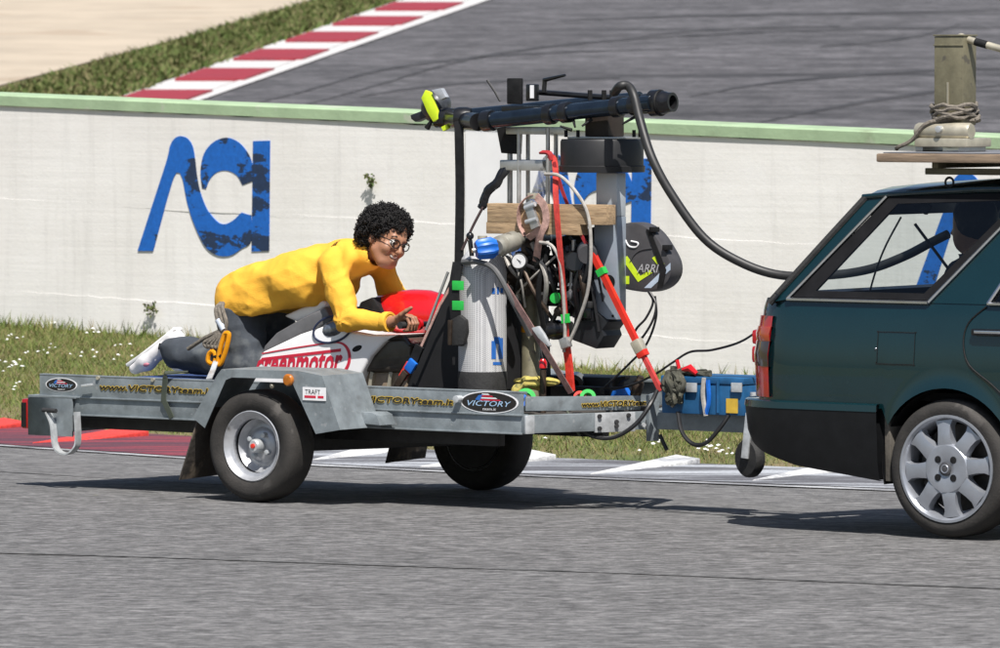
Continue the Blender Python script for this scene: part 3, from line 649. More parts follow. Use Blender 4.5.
text_obj('TRAFT', V(a1.x+.016, -.0385, a1.z-.034), (1,0,0), (0,0,1), .024, blet, trailer, width=(a2.x-a1.x)*.66)
b1, b2 = T.at(323,420,-.02), T.at(352,411,-.02)
MB().prism([V(b1.x,.18,b1.z-.02), V(b1.x+.02,.18,b2.z-.02), V(b2.x-.03,.18,b2.z-.018), V(b2.x,.18,b2.z-.03), V(b2.x+.02,.18,b1.z-.03)], (0,.13,0)).build('step_bracket', galv, trailer, bevel=.003)
# mud flaps
def flap(l0, l1, lean, zb_=.095, x0=-.36):
    zt_ = .46
    MB().prism([V(x0,l0+.02,zt_), V(x0,l1,zt_), V(x0-lean,l1+.03,zb_+.01), V(x0-lean-.005,l0-.0,zb_)], (.008,0,0)).build('mud_flap', mat('muddy_rubber', (.05,.042,.035), .85, 0, .3, 8, .3, 40, spots=[((.17,.135,.10), 6, .50)]), trailer, bevel=.002)
flap(-.03, .27, .12); flap(1.74, 2.05, .10, .085, -.42)
# ------------------------------------------------------------------ organic surfaces: smooth union of tapered capsules -> surface nets
def sd_caps(P, a, b, r0, r1):
    a = np.array(a); b = np.array(b); ba = b-a; h = np.clip(((P-a)@ba)/max(1e-9, ba@ba), 0, 1)
    return np.linalg.norm(P-a-h[..., None]*ba, axis=-1)-(r0+(r1-r0)*h)
def sd_ell(P, c, r, M=None):
    q = P-np.array(c)
    if M is not None: q = q@np.array(M)
    r = np.array(r); k0 = np.linalg.norm(q/r, axis=-1); k1 = np.linalg.norm(q/(r*r), axis=-1)+1e-9; return k0*(k0-1)/k1
def smin(a, b, k):
    h = np.clip(.5+.5*(b-a)/k, 0, 1); return b*(1-h)+a*h-k*h*(1-h)
def smax(a, b, k): return -smin(-a, -b, k)
def surf(fn, lo, hi, h):
    lo = np.array(lo, float); n = np.ceil((np.array(hi)-lo)/h).astype(int)+1
    g = np.stack(np.meshgrid(*[lo[i]+h*np.arange(n[i]) for i in range(3)], indexing='ij'), -1); D = fn(g); s = D < 0
    nc = n-1; acc = np.zeros((*nc, 3)); cnt = np.zeros(nc)
    def sl(i, j, k): return (slice(i, i+nc[0]), slice(j, j+nc[1]), slice(k, k+nc[2]))
    for ax in range(3):
        o1, o2 = [q for q in range(3) if q != ax]
        for a_ in (0, 1):
            for b_ in (0, 1):
                c0 = [0,0,0]; c0[o1] = a_; c0[o2] = b_; c1 = list(c0); c1[ax] = 1
                d0, d1 = D[sl(*c0)], D[sl(*c1)]; m = (d0 < 0) != (d1 < 0); t = np.where(m, d0/np.where(d0 == d1, 1, d0-d1), 0)
                for q in range(3): acc[..., q] += np.where(m, c0[q]+(t if q == ax else 0), 0)
                cnt += m
    act = cnt > 0; idx = -np.ones(nc, int); idx[act] = np.arange(act.sum()); ijk = np.argwhere(act)
    v = lo+h*(ijk+acc[act]/cnt[act][:, None]); fs = []
    for ax in range(3):
        o1, o2 = (ax+1) % 3, (ax+2) % 3; S0 = [slice(0, nc[q]) for q in range(3)]; S1 = list(S0); S1[ax] = slice(1, nc[ax]+1)
        a0 = s[tuple(S0)]; a1 = s[tuple(S1)]; e = np.argwhere(a0 != a1); e = e[(e[:, o1] > 0) & (e[:, o2] > 0)]
        if len(e) == 0: continue
        def at_(d1_, d2_):
            q = e.copy(); q[:, o1] -= d1_; q[:, o2] -= d2_; return idx[q[:, 0], q[:, 1], q[:, 2]]
        fs.append(np.stack([at_(0,0), at_(1,0), at_(1,1), at_(0,1)], 1))
    return v, np.concatenate(fs)
def net(fn, lo, hi, h, M=None, o=None):
    v, f = surf(fn, lo, hi, h); m = MB()
    if M is not None: v = v@np.array(M).T+np.array(o)
    m.v = [tuple(q) for q in v]; m.f = [tuple(int(i) for i in q) for q in f]; return m
def chain(P, segs, k, d=None):
    for a, b, r0, r1 in segs:
        q = sd_caps(P, a, b, r0, r1); d = q if d is None else smin(d, q, k)
    return d

def bag_mesh():
    rg2 = np.random.default_rng(3); B = [(np.array(T.at(519+32*rg2.random(), 383+rg2.uniform(-5,8), .75+rg2.uniform(-.05,.07))), np.array((.07*rg2.uniform(.7,1.2), .05, .045*rg2.uniform(.7,1.3)))) for _ in range(7)]
    ks = [(rg2.normal(0,1,3), rg2.uniform(0,6)) for _ in range(9)]
    def fn(P):
        d = None
        for c, r in B: q = sd_ell(P, c, r); d = q if d is None else smin(d, q, .02)
        for k_, p_ in ks: d = d+.0035*np.abs(np.sin(P@(k_/np.linalg.norm(k_)*rg_f)+p_))
        return d
    rg_f = 55; lo_ = np.min([c-r for c, r in B], 0)-.04; hi_ = np.max([c+r for c, r in B], 0)+.04
    m = net(fn, lo_, hi_, .007); m.v = [(x, y, max(z, zf+.003)) for x, y, z in m.v]; return m
# ------------------------------------------------------------------ camera crane rig on the trailer
DK = zf
def tb(px, py, l): return T.at(px, py, l)
# --- tubular crane head
LH = .95
head = thing('crane_head', 'black tubular camera crane head with round drum on top of the rig tower', 'camera crane', T, T.at(540,110,1.0))
na, nb = tb(486,121,.86), tb(652,103,.86); nd_ = (nb-na).normalized()
MB().lathe([(.030,0),(.047,0),(.047,.03),(.041,.032),(.041,(nb-na).length),(0,(nb-na).length)], na, nd_, 24).build('main_tube', gun, head)
MB().lathe([(.03,.0),(.052,.0),(.054,.02),(.052,.055),(.03,.058)], na-nd_*.012, nd_, 24).build('end_collar', blackp, head)
MB().lathe([(.029,0),(.029,.004),(0,.004)], na+nd_*.10, nd_, 16).build('bore', blackm, head)
for px in (551, 567, 618, 636):
    t_ = (px-486)/(652-486); c = na+(nb-na)*t_; MB().lathe([(.041,-.022),(.052,-.022),(.052,.022),(.041,.022)], c, nd_, 24).build('clamp_ring', blackp, head, bevel=.002)
fa, fb = tb(437,119,1.18), tb(640,99,1.18); fd = (fb-fa).normalized()
MB().lathe([(0,0),(.046,0),(.046,.05),(.038,.055),(.038,(fb-fa).length),(0,(fb-fa).length)], fa, fd, 20).build('main_tube', gun, head)
ca = tb(459,118,1.02)
MB().cyl(tb(443,118,1.18), tb(478,122,.86), .045, 18).build('cross_tube', blackp, head)
MB().lathe([(0,-.045),(.05,-.042),(.056,-.02),(.056,.02),(.05,.042),(0,.045)], tb(463,118,.98), (1,.5,0), 20).build('pivot_knuckle', blackp, head)
MB().lathe([(0,-.04),(.05,-.037),(.055,0),(.05,.037),(0,.04)], tb(447,118,1.12), (1,.3,0), 18).build('pivot_knuckle', blackp, head)
# right end: lens-like end fitting
ea, eb = tb(640,104,.9), tb(673,102,.9); ed_ = (eb-ea).normalized(); Le = (eb-ea).length
MB().lathe([(0,0),(.045,0),(.05,.03),(.05,.07),(.066,.075),(.066,.12),(.058,.125),(.055,Le-.04),(.05,Le-.03),(.048,Le),(.034,Le),(.03,Le-.04),(0,Le-.04)], ea, ed_, 28).build('end_fitting', blackp, head)
MB().torus(ea+ed_*(Le-.07), ed_, .059, .006, 28, 6).build('focus_ring', blackm, head)
# upper deck: thin rail, uprights and levers
MB().cyl(tb(536,92,1.05), tb(632,99,1.05), .014, 10).build('top_rail', blackp, head)
MB().box(tuple(tb(508,104,1.08)-V(0,.012,0)), tuple(tb(522,78,1.08)+V(0,.012,0))).build('upright_block', blackm, head, bevel=.006)
MB().box(tuple(tb(527,101,1.0)-V(0,.012,0)), tuple(tb(538,84,1.0)+V(0,.012,0))).build('upright_block', blackp, head, bevel=.006)
MB().bar(tb(532,98,.94), tb(532,85,.94), .006, .02).build('level_mark', wlet, head)
MB().tube([tb(544,92,1.0), tb(545,79,1.0)], .012).tube([tb(544,80,1.0), tb(565,75,.96)], [.011,.007]).build('lever', blackp, head)
MB().tube([tb(500,101,1.0), tb(495,92,1.0), tb(487,80,1.0)], .006, 6).build('antenna', cable, head)
MB().box(tuple(tb(520,112,1.02)-V(0,.16,0)), tuple(tb(600,106,1.02)+V(0,.16,0))).build('deck_plate', blackp, head, bevel=.004)
for px in (590, 604, 612): MB().cyl(tb(px,100,.98), tb(px,90,.98), .012, 8).build('deck_knob', blackm, head)
for a_, b_ in (((560,126),(572,130)), ((582,126),(592,119)), ((622,124),(640,114)), ((575,127),(573,118))):
    MB().tube([tb(*a_, .82), tb(*b_, .86)], [.005,.009], 8).build('locking_lever', blackm, head)
# drum with neck
dc = tb(602,168,1.0); zt0 = tb(602,139,1.0).z; zb0 = tb(602,172,1.0).z
MB().lathe([(0,zb0),(.212,zb0),(.214,zb0+.03),(.206,zb0+.034),(.206,zt0-.012),(.200,zt0),(0,zt0)], V(dc.x, 1.0, 0), (0,0,1), 48).build('drum', mat('black_drum_paint', (.012,.012,.013), .5, 0, .2, 6), head)
MB().box((dc.x-.14, .90, zt0+.001), (dc.x+.16, 1.08, zt0+.012)).build('drum_cover', alu, head, bevel=.003)
MB().box((dc.x-.055, .93, zt0+.0125), (dc.x+.085, 1.07, tb(605,110,1.0).z)).build('neck', mat('brown_black_steel', (.03,.022,.018), .5, .3, .3, 12), head, bevel=.006)
for px in (566, 578, 634, 640):
    c = tb(px, 137, .9); MB().cyl(c, c+V(0,0,.035), .009, 8).build('drum_bolt', blackm, head)
# black blade hanging below the tubes
bl = [tb(*p, .97) for p in ((496,126),(517,128),(516,154),(501,153))]
MB().prism(bl, (0,.05,0)).build('hanging_plate', blackm, head, bevel=.003)
# --- tower of rods and plates
tower = thing('rig_tower', 'aluminium tower of vertical rods and plates clamped on a grey post', 'camera rig', T, (tb(532,385,1.0).x, 1.0, DK))
def plate(px0, px1, py0, py1, nm='plate', m_=alu, hw=.09):
    a = tb(px0, py1, 1.0); e = tb(px1, py0, 1.0); return MB().box((a.x, 1.0-hw, a.z), (e.x, 1.0+hw, e.z)).build(nm, m_, tower, bevel=.006)
plate(516,556,127,134); plate(510,553,160,170); plate(516,554,234,240)
for px, l in ((519,.92),(548,.92),(528,1.08),(556,1.08),(510,1.0)):
    a = tb(px, 128, l); z1 = tb(px, 236, l).z; MB().cyl(V(a.x,l,z1), a, .011 if px != 510 else .014, 12).build('rod', alu, tower)
pc = tb(531,300,1.0); MB().lathe([(0,0),(.05,0),(.05,.012),(.046,.02),(.046,tb(531,238,1.0).z-DK),(0,tb(531,238,1.0).z-DK)], V(pc.x,1.0,DK), (0,0,1), 24).build('post', olive, tower)
z_ = tb(531,329,1.0).z; MB().lathe([(.0465,-.016),(.049,-.014),(.049,.014),(.0465,.016)], V(pc.x,1.0,z_), (0,0,1), 24).build('tape_band', yellowp, tower)
MB().box((pc.x-.12,.88,DK+.002),(pc.x+.12,1.12,DK+.014)).build('base_plate', alu, tower, bevel=.003)
# clutter of fittings at the tower's waist
grime = mat('oily_brown_metal', (.06,.042,.03), .5, .5, .4, 14, spots=[((.2,.16,.12), 16, .62)])
c = tb(534,248,.9); MB().lathe([(0,-.05),(.05,-.05),(.055,-.03),(.055,.03),(.05,.05),(0,.05)], c, (1,.2,.1), 18).build('swivel_joint', grime, tower)
c = tb(520,282,.93); MB().lathe([(0,-.07),(.045,-.07),(.05,.0),(.045,.07),(0,.07)], c, (.9,-.2,-.45), 16).build('swivel_joint', grime, tower)
c = tb(540,280,.9); MB().box(tuple(c-V(.03,.03,.06)), tuple(c+V(.03,.03,.06))).build('clamp_block', grime, tower, bevel=.01)
c = tb(504,262,.9); MB().lathe([(0,-.03),(.035,-.03),(.035,.03),(0,.03)], c, (.5,-1,0), 16).build('coupling_ring', blackm, tower)
for a_, b_, r0 in (((505,276),(538,288),.018), ((540,262),(538,300),.02), ((516,268),(530,240),.012), ((548,262),(560,280),.016)):
    MB().tube([tb(*a_,.9), tb(*b_,.92)], r0, 8).build('brace', grime, tower)
# pressure regulator: grey cylinder, blue knob, gauge
reg = thing('pressure_regulator', 'grey gas regulator with ribbed blue knob and round dial above the gas cylinder', 'regulator', T, tb(505,255,.78))
ra, rb = tb(497,247,.60), tb(521,238,.80); rd = (rb-ra).normalized(); Lr = (rb-ra).length
MB().lathe([(0,0),(.036,0),(.05,.012),(.052,.04),(.047,.045),(.05,.05),(.05,Lr*.7),(.035,Lr*.75),(.03,Lr),(0,Lr)], ra, rd, 20).build('regulator_body', mat('regulator_grey', (.27,.26,.22), .5, .3, .2, 12, spots=[((.12,.10,.08), 18, .62)]), reg)
kb = tb(476,250,.52); kd = (ra-kb).normalized(); Lk = (ra-kb).length; rows = []
for h, r_ in ((0,0),(0,.038),(.012,.046),(Lk*.75,.05),(Lk,.034),(Lk,0)):
    u = kd.orthogonal().normalized(); v = kd.cross(u); rows.append([kb+kd*h+(u*math.cos(2*math.pi*k/28)+v*math.sin(2*math.pi*k/28))*r_*(1+(.10 if k % 4 < 2 else -.08)) for k in range(28)])
MB().grid(rows, True).build('knob', bluep, reg)
MB().cyl(kb-kd*.004, kb-kd*.02, .012).build('knob_screw', alu, reg)
gc = tb(519,261,.68); gd = T.tolocal(T.o+(CAM-T.toworld(gc))).normalized(); gd = V(.4,-.9,.15).normalized()
MB().lathe([(0,-.03),(.038,-.03),(.040,.0),(.037,.006),(.034,.004)], gc, gd, 22).build('gauge', mat('gauge_case', (.12,.12,.12), .4, .4), reg)
MB().lathe([(.034,.0035),(0,.0035)], gc, gd, 22).build('dial', mat('dial_face', (.5,.5,.5), .3, 0, .1, 60), reg)
MB().tube([gc+gd*.006-V(.012,0,-.008), gc+gd*.006+V(.014,0,-.006)], .002, 5).build('needle', blackm, reg)
MB().tube([tb(470,240,.56), tb(472,256,.56)], .012, 8).ball(tb(470,236,.56), .02).build('valve_stem', blackp, reg)
for i in range(11):
    x0, y0 = random.uniform(500,556), random.uniform(242,262); x1, y1 = random.uniform(505,556), random.uniform(270,330)
    MB().tube(catmull([tb(x0,y0,.86), tb((x0+x1)/2+random.uniform(-8,8),(y0+y1)/2,.84), tb(x1,y1,.9)], 5), random.choice([.006,.010,.014]), 7).build('lead', random.choice([cable, grime, blackm, MATS['hose_grey']]), tower)
for i in range(7):
    c = tb(random.uniform(506,552), random.uniform(248,300), .92); s1 = random.uniform(.02,.04); MB().box(tuple(c-V(s1,.03,s1)), tuple(c+V(s1,.03,s1))).build('bracket', random.choice([grime, blackm, alu]), tower, bevel=.005)
# --- timbers lashed across the tower
def timber(px0, py0, px1, py1, l0, l1, label, m_=wood):
    a = tb(px0, py1, l0); e = tb(px1, py0, l0); return solo(MB().box((a.x,l0,a.z),(e.x,l1,e.z)), 'timber_beam', label, 'beam', T, ((a.x+e.x)/2,(l0+l1)/2,a.z), m_, 'timbers lashed to the rig tower', bevel=.004)
timber(487,205,606,223,.80,.885, 'upper and longer wooden beam strapped across the rig tower')
timber(486,223.5,580,233.5,.80,.87, 'lower thinner wooden beam beneath the longer one on the tower')
st_ = thing('ratchet_strap', 'worn pink ratchet strap with steel buckle lashed round the wooden beams', 'strap', T, tb(530,236,.79))
MB().strap(catmull([tb(525,236,.79), tb(519,222,.785), tb(520,206,.78), tb(527,197,.785), tb(534,194,.79)], 5), .03, .004, (0,1,.3)).strap(catmull([tb(536,196,.785), tb(544,206,.785), tb(546,222,.785), tb(540,236,.79), tb(536,262,.84)], 5), .04, .004, (1,0,0)).strap(catmull([tb(528,238,.79), tb(538,230,.782), tb(534,218,.78)], 4), .035, .004, (1,.3,0)).build('webbing', pink, st_)
MB().bar(tb(528,202,.775), tb(536,228,.772), .05, .02, (0,1,0)).build('buckle', alu, st_, bevel=.004)
MB().cyl(tb(526,222,.765), tb(537,219,.765), .012, 10).cyl(tb(525,208,.765), tb(535,204,.765), .012, 10).build('buckle_spindle', galvb, st_)
MB().box(tuple(tb(527,199,.78)), tuple(tb(535,193,.78)+V(0,.04,0))).build('buckle_pad', cream, st_, bevel=.004)
# --- gas cylinder
cyl = thing('gas_cylinder', 'white gas cylinder with dark base in a mesh sleeve behind the oval sticker', 'gas cylinder', T, (tb(483,385,.72).x, .72, DK))
cx = tb(482.5,320,.72).x; rc = .120; z1 = tb(483,262,.72).z; zb_ = tb(483,371,.72).z
netm, N, L, b = nodes('white_cylinder_net'); tcn = N.new('ShaderNodeTexCoord').outputs['Object']
ck = N.new('ShaderNodeTexChecker'); mp = N.new('ShaderNodeMapping'); L.new(tcn, mp.inputs[0]); mp.inputs['Rotation'].default_value = (0, .785, 0); ck.inputs['Scale'].default_value = 150; L.new(mp.outputs[0], ck.inputs['Vector'])
ck.inputs[1].default_value = (.60,.60,.60,1); ck.inputs[2].default_value = (.27,.27,.28,1)
c_ = mix(N, L, .85, (.5,.5,.5), ck.outputs[0]); n1 = noise(N, L, tcn, 6); c_ = mix(N, L, 1, c_, ramp(N, L, n1, [(.3, BW(.88)), (.6, BW(1))]), 'MULTIPLY'); L.new(c_, b.inputs['Base Color']); b.inputs['Roughness'].default_value = .5
MB().lathe([(rc,zb_-.02),(rc,z1-.06),(rc*.97,z1-.03),(rc*.85,z1+.02),(rc*.62,z1+.055),(rc*.3,z1+.075),(0,z1+.08)], V(cx,.72,0), (0,0,1), 40).build('cylinder_body', netm, cyl)
MB().lathe([(0,DK+.002),(rc*.98,DK+.002),(rc*1.025,DK+.03),(rc*1.025,zb_-.01),(rc*1.0,zb_),(rc*.9,zb_+.001)], V(cx,.72,0), (0,0,1), 40).build('boot', blackr, cyl)
MB().lathe([(.02,z1+.07),(.024,z1+.085),(.024,z1+.13),(0,z1+.13)], V(cx,.72,0), (0,0,1), 14).build('valve', cream, cyl)
def on_cyl(px, py, r): # point on the cylinder's camera side
    d = ray(px, py); o = T.tolocal(CAM); dd = V(d.dot(T.f), d.dot(T.l), d.z); ox, oy = o.x-cx, o.y-.72
    a_ = dd.x**2+dd.y**2; b_ = 2*(ox*dd.x+oy*dd.y); c__ = ox*ox+oy*oy-r*r; disc = max(0, b_*b_-4*a_*c__); t_ = (-b_-math.sqrt(disc))/(2*a_); return o+dd*t_
def cyl_patch(px0, py0, px1, py1, m_, nm, poly=None):
    rows = [[on_cyl(px0+(px1-px0)*i/8, py, rc*1.012) for i in range(9)] for py in (py0, py1)]; MB().grid(rows).build(nm, m_, cyl)
cyl_patch(491.5,341,496,359,blulet,'printed_mark'); cyl_patch(498.5,338,503,359,blulet,'printed_mark'); cyl_patch(494,337,500,344,blulet,'printed_mark'); cyl_patch(493,362,502,365,blulet,'printed_mark')
cyl_patch(492,288,495,294,blulet,'printed_mark'); cyl_patch(497,287,499,294,blulet,'printed_mark'); cyl_patch(500.5,288,503,293,blulet,'printed_mark')
# strap with buckles on the left of the cylinder
sb = thing('cylinder_strap', 'black webbing strap with green tape and dark buckle hanging beside the gas cylinder', 'strap', T, tb(459,345,.58))
MB().strap(catmull([tb(458,262,.6), tb(454,290,.565), tb(456,318,.56), tb(459,346,.58)], 5), .06, .008, (1,0,0)).build('webbing', blackm, sb)
for y in (285, 305): MB().box(tuple(tb(452,y+5,.552)), tuple(tb(463,y-4,.552)+V(0,.008,0))).build('tape_band', green, sb, bevel=.002)
MB().prism([tb(*p,.545) for p in ((459,315),(465,320),(466,332),(463,345),(452,346),(449,340),(450,320))], (0,.03,0)).build('buckle', blackr, sb, bevel=.006)
MB().prism([tb(*p,.545) for p in ((449,320),(453,320),(452,345),(449,345))], (0,-.012,0)).build('buckle_teeth', grime, sb, bevel=.003)
# --- black leaning board in front of the rider
bd = [tb(*p, .62) for p in ((397,388),(446,264),(474,262),(478,391),(397,391))]
brd_ = thing('black_board', 'matt black leaning board between the rider and the gas cylinder', 'board', T, tb(440,390,.9))
MB().prism([V(p.x, .70, p.z) for p in bd[:4]]+[V(bd[4].x,.70,DK+.004)], (0,.55,0)).build('board', mat('deep_black_board', (.006,.006,.007), .7, 0, .3, 8), brd_, bevel=.008)
MB().bar(tb(448,272,.66), tb(426,330,.66), .008, .012).build('edge_trim', alu, brd_)
# tie-down strap along its edge
ts_ = thing('tie_down_strap', 'tie-down strap with red and blue ends along the edge of the black board', 'strap', T, tb(396,388,.6))
MB().strap([tb(457,276,.62), tb(440,305,.62), tb(416,358,.61)], .016, .004, (.6,0,.8)).build('webbing', pink, ts_)
MB().strap([tb(420,346,.605), tb(411,368,.605)], .05, .015, (1,0,.3)).build('sleeve', blackm, ts_)
MB().bar(tb(414,361,.59), tb(408,371,.59), .05, .02, (0,1,0)).build('clip', bluep, ts_, bevel=.004)
MB().strap([tb(410,364,.595), tb(402,378,.595)], .045, .01, (1,0,.4)).build('strap_end', red, ts_)
MB().bar(tb(406,372,.585), tb(397,386,.585), .035, .02, (0,1,0)).tube([tb(398,382,.585), tb(394,387,.59)], .01, 6).build('hook', grime, ts_, bevel=.004)
# long black strap from the head down to the board
ls = MB().strap(catmull([tb(460,112,1.0), tb(459,125,.92), tb(460,190,.88), tb(459,262,.84)], 6), .05, .01, (1,0,0))
solo(ls, 'hanging_strap', 'long black strap hanging straight down from the crane head tubes', 'strap', T, tb(459,262,.84), blackm)
# glove-like cable bundle
cb = MB()
for i in range(5):
    o_ = random.uniform(-2,2); cb.tube(catmull([tb(506+o_,168,.93), tb(498+o_,180+i,.9), tb(489+o_,190,.9), tb(484+o_*.5,203,.9), tb(481,208,.9)], 4), [.018+.004*math.sin(k+i) for k in range(17)], 7)
solo(cb, 'cable_bundle', 'glossy black bundled cable sagging from the rig tower to the beam end', 'cable', T, tb(483,208,.9), blackp)
solo(MB().tube(catmull([tb(483,207,.88), tb(473,226,.86), tb(462,250,.84)], 5), .007, 6), 'guy_cord', 'thin dark cord running from the cable bundle down to the black board', 'cord', T, tb(462,250,.84), mat('dark_red_cord', (.05,.03,.03), .7))
# hi-vis helmet-like grip at the crane's left end
hv = thing('hi_vis_cover', 'crumpled dark and fluorescent yellow cover on the left end of the crane', 'cover', T, tb(436,120,1.15))
hvy = mat('fluorescent_yellow', (.55,.72,.02), .55, 0, .1, 14)
MB().ball(tb(436,106,1.16), (.075,.08,.085), 16, 10, Matrix.Rotation(.5, 3, 'Y')).build('cover_shell', mat('cover_dark', (.06,.065,.075), .4, .1, .4, 18), hv)
MB().prism([tb(*p, 1.06) for p in ((421,98),(425,90),(430,92),(437,110),(438,119),(433,122),(427,112))], (0,.02,0)).build('stripe', hvy, hv, bevel=.004)
MB().prism([tb(*p, 1.05) for p in ((441,127),(447,124),(448,128),(443,131))], (0,.02,0)).build('stripe', hvy, hv)
MB().prism([tb(*p, 1.05) for p in ((431,90),(441,88),(446,97),(440,100),(437,96))], (0,.03,0)).build('plate', mat('pale_lens', (.4,.42,.45), .3, .2), hv, bevel=.004)
MB().prism([tb(*p, 1.1) for p in ((410,115),(423,110),(426,117),(415,122),(411,119))], (0,.05,0)).build('flap', mat('cover_flap', (.02,.022,.028), .4), hv, bevel=.006)
MB().tube([tb(432,120,1.08), tb(427,128,1.08)], [.008,.016], 8).build('toggle', blackm, hv)

# --- grey equipment box and camera
gb = thing('grey_equipment_box', 'tall grey steel equipment box standing under the black drum', 'equipment box', T, tb(610,318,.95))
lb = .92
def gbox(px0, py0, px1, py1, d=.16, l=lb): a = tb(px0,py1,l); e = tb(px1,py0,l); return MB().box((a.x,l,a.z),(e.x,l+d,e.z))
gbox(594,216.5,617,319,.08).build('lower_case', greyb, gb, bevel=.004); gbox(596,173,617,216,.077).build('upper_case', mat('pale_grey_paint', (.42,.46,.50), .4, .1, .06, 5), gb, bevel=.004)
MB().box(tuple(tb(595,218,lb-.004)), tuple(tb(615,216.8,lb-.001))).build('seam_strip', mat('seam_dark', (.1,.11,.12), .5), gb)
for px, py in ((597,220),(613,221),(597,315),(613,316),(613,214)):
    c = tb(px,py,lb); MB().cyl(V(c.x,lb-.004,c.z), V(c.x,lb+.002,c.z), .007, 8).build('screw', blackm, gb)
c = tb(609,282,lb); MB().lathe([(0,-.003),(.036,-.003),(.036,.001)], V(c.x,lb,c.z), (0,1,0), 22).build('cable_port', blackm, gb)
camr = thing('film_camera', 'black film camera hanging nose down beside the grey box', 'film camera', T, tb(585,345,.95))
MB().prism([tb(*p,.98) for p in ((548,240),(596,226),(596,320),(572,318),(561,290))], (0,.14,0)).build('camera_body', blackm, camr, bevel=.01)
MB().prism([tb(*p,.90) for p in ((581,300),(608,322),(602,330),(604,336),(596,349),(572,340),(574,318))], (0,.16,0)).build('matte_box', mat('matte_box_black', (.01,.011,.013), .5, 0, .3, 10), camr, bevel=.006)
la = tb(557,330,.93); MB().lathe([(0,0),(.045,0),(.05,.02),(.05,.05),(.04,.07),(.04,.12),(0,.12)], la-V(.03,.02,0), (1,.15,.05), 20).build('viewfinder', blackp, camr)
c = tb(576,262,.88); MB().lathe([(0,-.05),(.05,-.05),(.055,-.03),(.055,.04),(.045,.05),(0,.05)], c, (.5,-1,.1), 20).build('motor', blackp, camr)
MB().lathe([(0,-.045),(.045,-.045),(.05,-.035),(.05,.05),(.046,.06),(0,.06)], tb(587,252,.86), (.6,-.8,-.2), 20).build('follow_focus', mat('dark_grey_plastic', (.06,.06,.065), .45), camr)
c = tb(549,298,.9); MB().box(tuple(tb(541,306,.9)), tuple(tb(556,290,.9)+V(0,.08,0))).build('monitor', blackm, camr, bevel=.006)
MB().lathe([(0,-.01),(.026,-.01),(.028,0),(.026,.018),(0,.02)], tb(556,298,.86), (.3,-1,0), 16).build('green_lamp_cap', green, camr)
for px, py, r_ in ((566,282,.03),(572,296,.026),(560,312,.022),(579,290,.024),(568,252,.03),(584,278,.02)):
    MB().lathe([(0,-.03),(r_,-.03),(r_*1.1,.02),(r_*.6,.03),(0,.03)], tb(px,py,.89), (random.uniform(-.5,.5),-1,random.uniform(-.3,.3)), 14).build('gear_knob', random.choice([blackp, grime, MATS['dark_grey_plastic']]), camr)
for a_, b_ in (((560,285),(580,312)), ((556,270),(572,262)), ((574,240),(570,300))): MB().tube([tb(*a_,.87), tb(*b_,.88)], .01, 8).build('support_rod', alu if a_[0]==574 else blackp, camr)
MB().prism([tb(*p,.87) for p in ((558,283),(572,283),(572,286),(558,286))], (0,.01,0)).build('name_strip', wlet, camr)
for i in range(16):                       # dense dark plumbing between tower and box
    x0, y0 = random.uniform(545,592), random.uniform(236,268); x1, y1 = x0+random.uniform(-22,16), y0+random.uniform(24,75)
    MB().tube(catmull([tb(x0,y0,.9+random.uniform(-.05,.05)), tb((x0+x1)/2+random.uniform(-10,10),(y0+y1)/2,.87+random.uniform(-.04,.04)), tb(x1,y1,.89)], 5), random.choice([.006,.008,.012,.016]), 7).build('cable', random.choice([cable, cable, blackp, grime]), camr)
for i in range(12):
    x0, y0 = random.uniform(548,592), random.uniform(240,322); s1 = random.uniform(.018,.045); c = tb(x0,y0,.93+random.uniform(-.05,.03))
    MB().box(tuple(c-V(s1,.02,s1*.7)), tuple(c+V(s1,.03,s1*.7))).build('bracket', random.choice([blackm, blackp, MATS['dark_steel']]), camr, bevel=.006)
# film magazine
mg = thing('film_magazine', 'dark grey rounded film magazine with fluorescent tape beside the grey box', 'film magazine', T, tb(645,293,1.0))
mp_ = catmull([tb(*p,1.0) for p in ((612,290),(612,232),(626,223),(640,224),(652,232),(662,246),(670,262),(670,276),(662,287),(648,292),(634,291),(622,289),(612,290))], 4)
magm = mat('magazine_grey', (.055,.053,.056), .5, 0, .15, 12)
MB().prism(mp_[:-1], (0,.11,0)).build('magazine_body', magm, mg, bevel=.012)
def onm(px, py): return tb(px, py, .998)
MB().prism([onm(*p) for p in ((622,259),(638,282),(652,273),(650,270),(640,276),(627,256))], (0,.004,0)).build('tape', hvy, mg)
MB().prism([onm(*p) for p in ((623,276),(629,276),(629,284),(623,284))], (0,.004,0)).build('tape', hvy, mg)
MB().prism([onm(*p) for p in ((652,258),(658,254),(664,264),(660,268))], (0,.004,0)).build('tape', hvy, mg)
MB().prism([onm(*p) for p in ((644,288),(651,288),(670,270),(670,263))], (0,.004,0)).build('tape', mat('pale_blue_tape', (.42,.50,.60), .5), mg)
MB().prism([tb(*p,.994) for p in ((646,229),(650,230),(666,270),(662,288),(657,288),(660,270))], (0,.004,0)).build('tape', blackm, mg)
for px, py, l, nm in ((637,272,.992,'ARRI'), (655,265,.992,'')):
    if nm: text_obj(nm, tb(px,py,l), (1,0,0), (0,0,1), .042, mat('silver_print', (.42,.42,.43), .4), mg, shear=.3, width=.13)
MB().tube(catmull([onm(625,239), onm(629,246), onm(636,247), onm(638,243), onm(631,241)], 5), .004, 6).build('emblem', wlet, mg)
MB().tube(catmull([onm(630,262), onm(634,255), onm(641,250), onm(652,248)], 5), .003, 6).build('ridge', MATS['dark_grey_plastic'], mg)
for px, py in ((651,229),(664,247)):
    MB().box(tuple(tb(px-2,py+3,.985)), tuple(tb(px+3,py-2,.985)+V(0,.05,0))).build('latch', blackm, mg, bevel=.003)

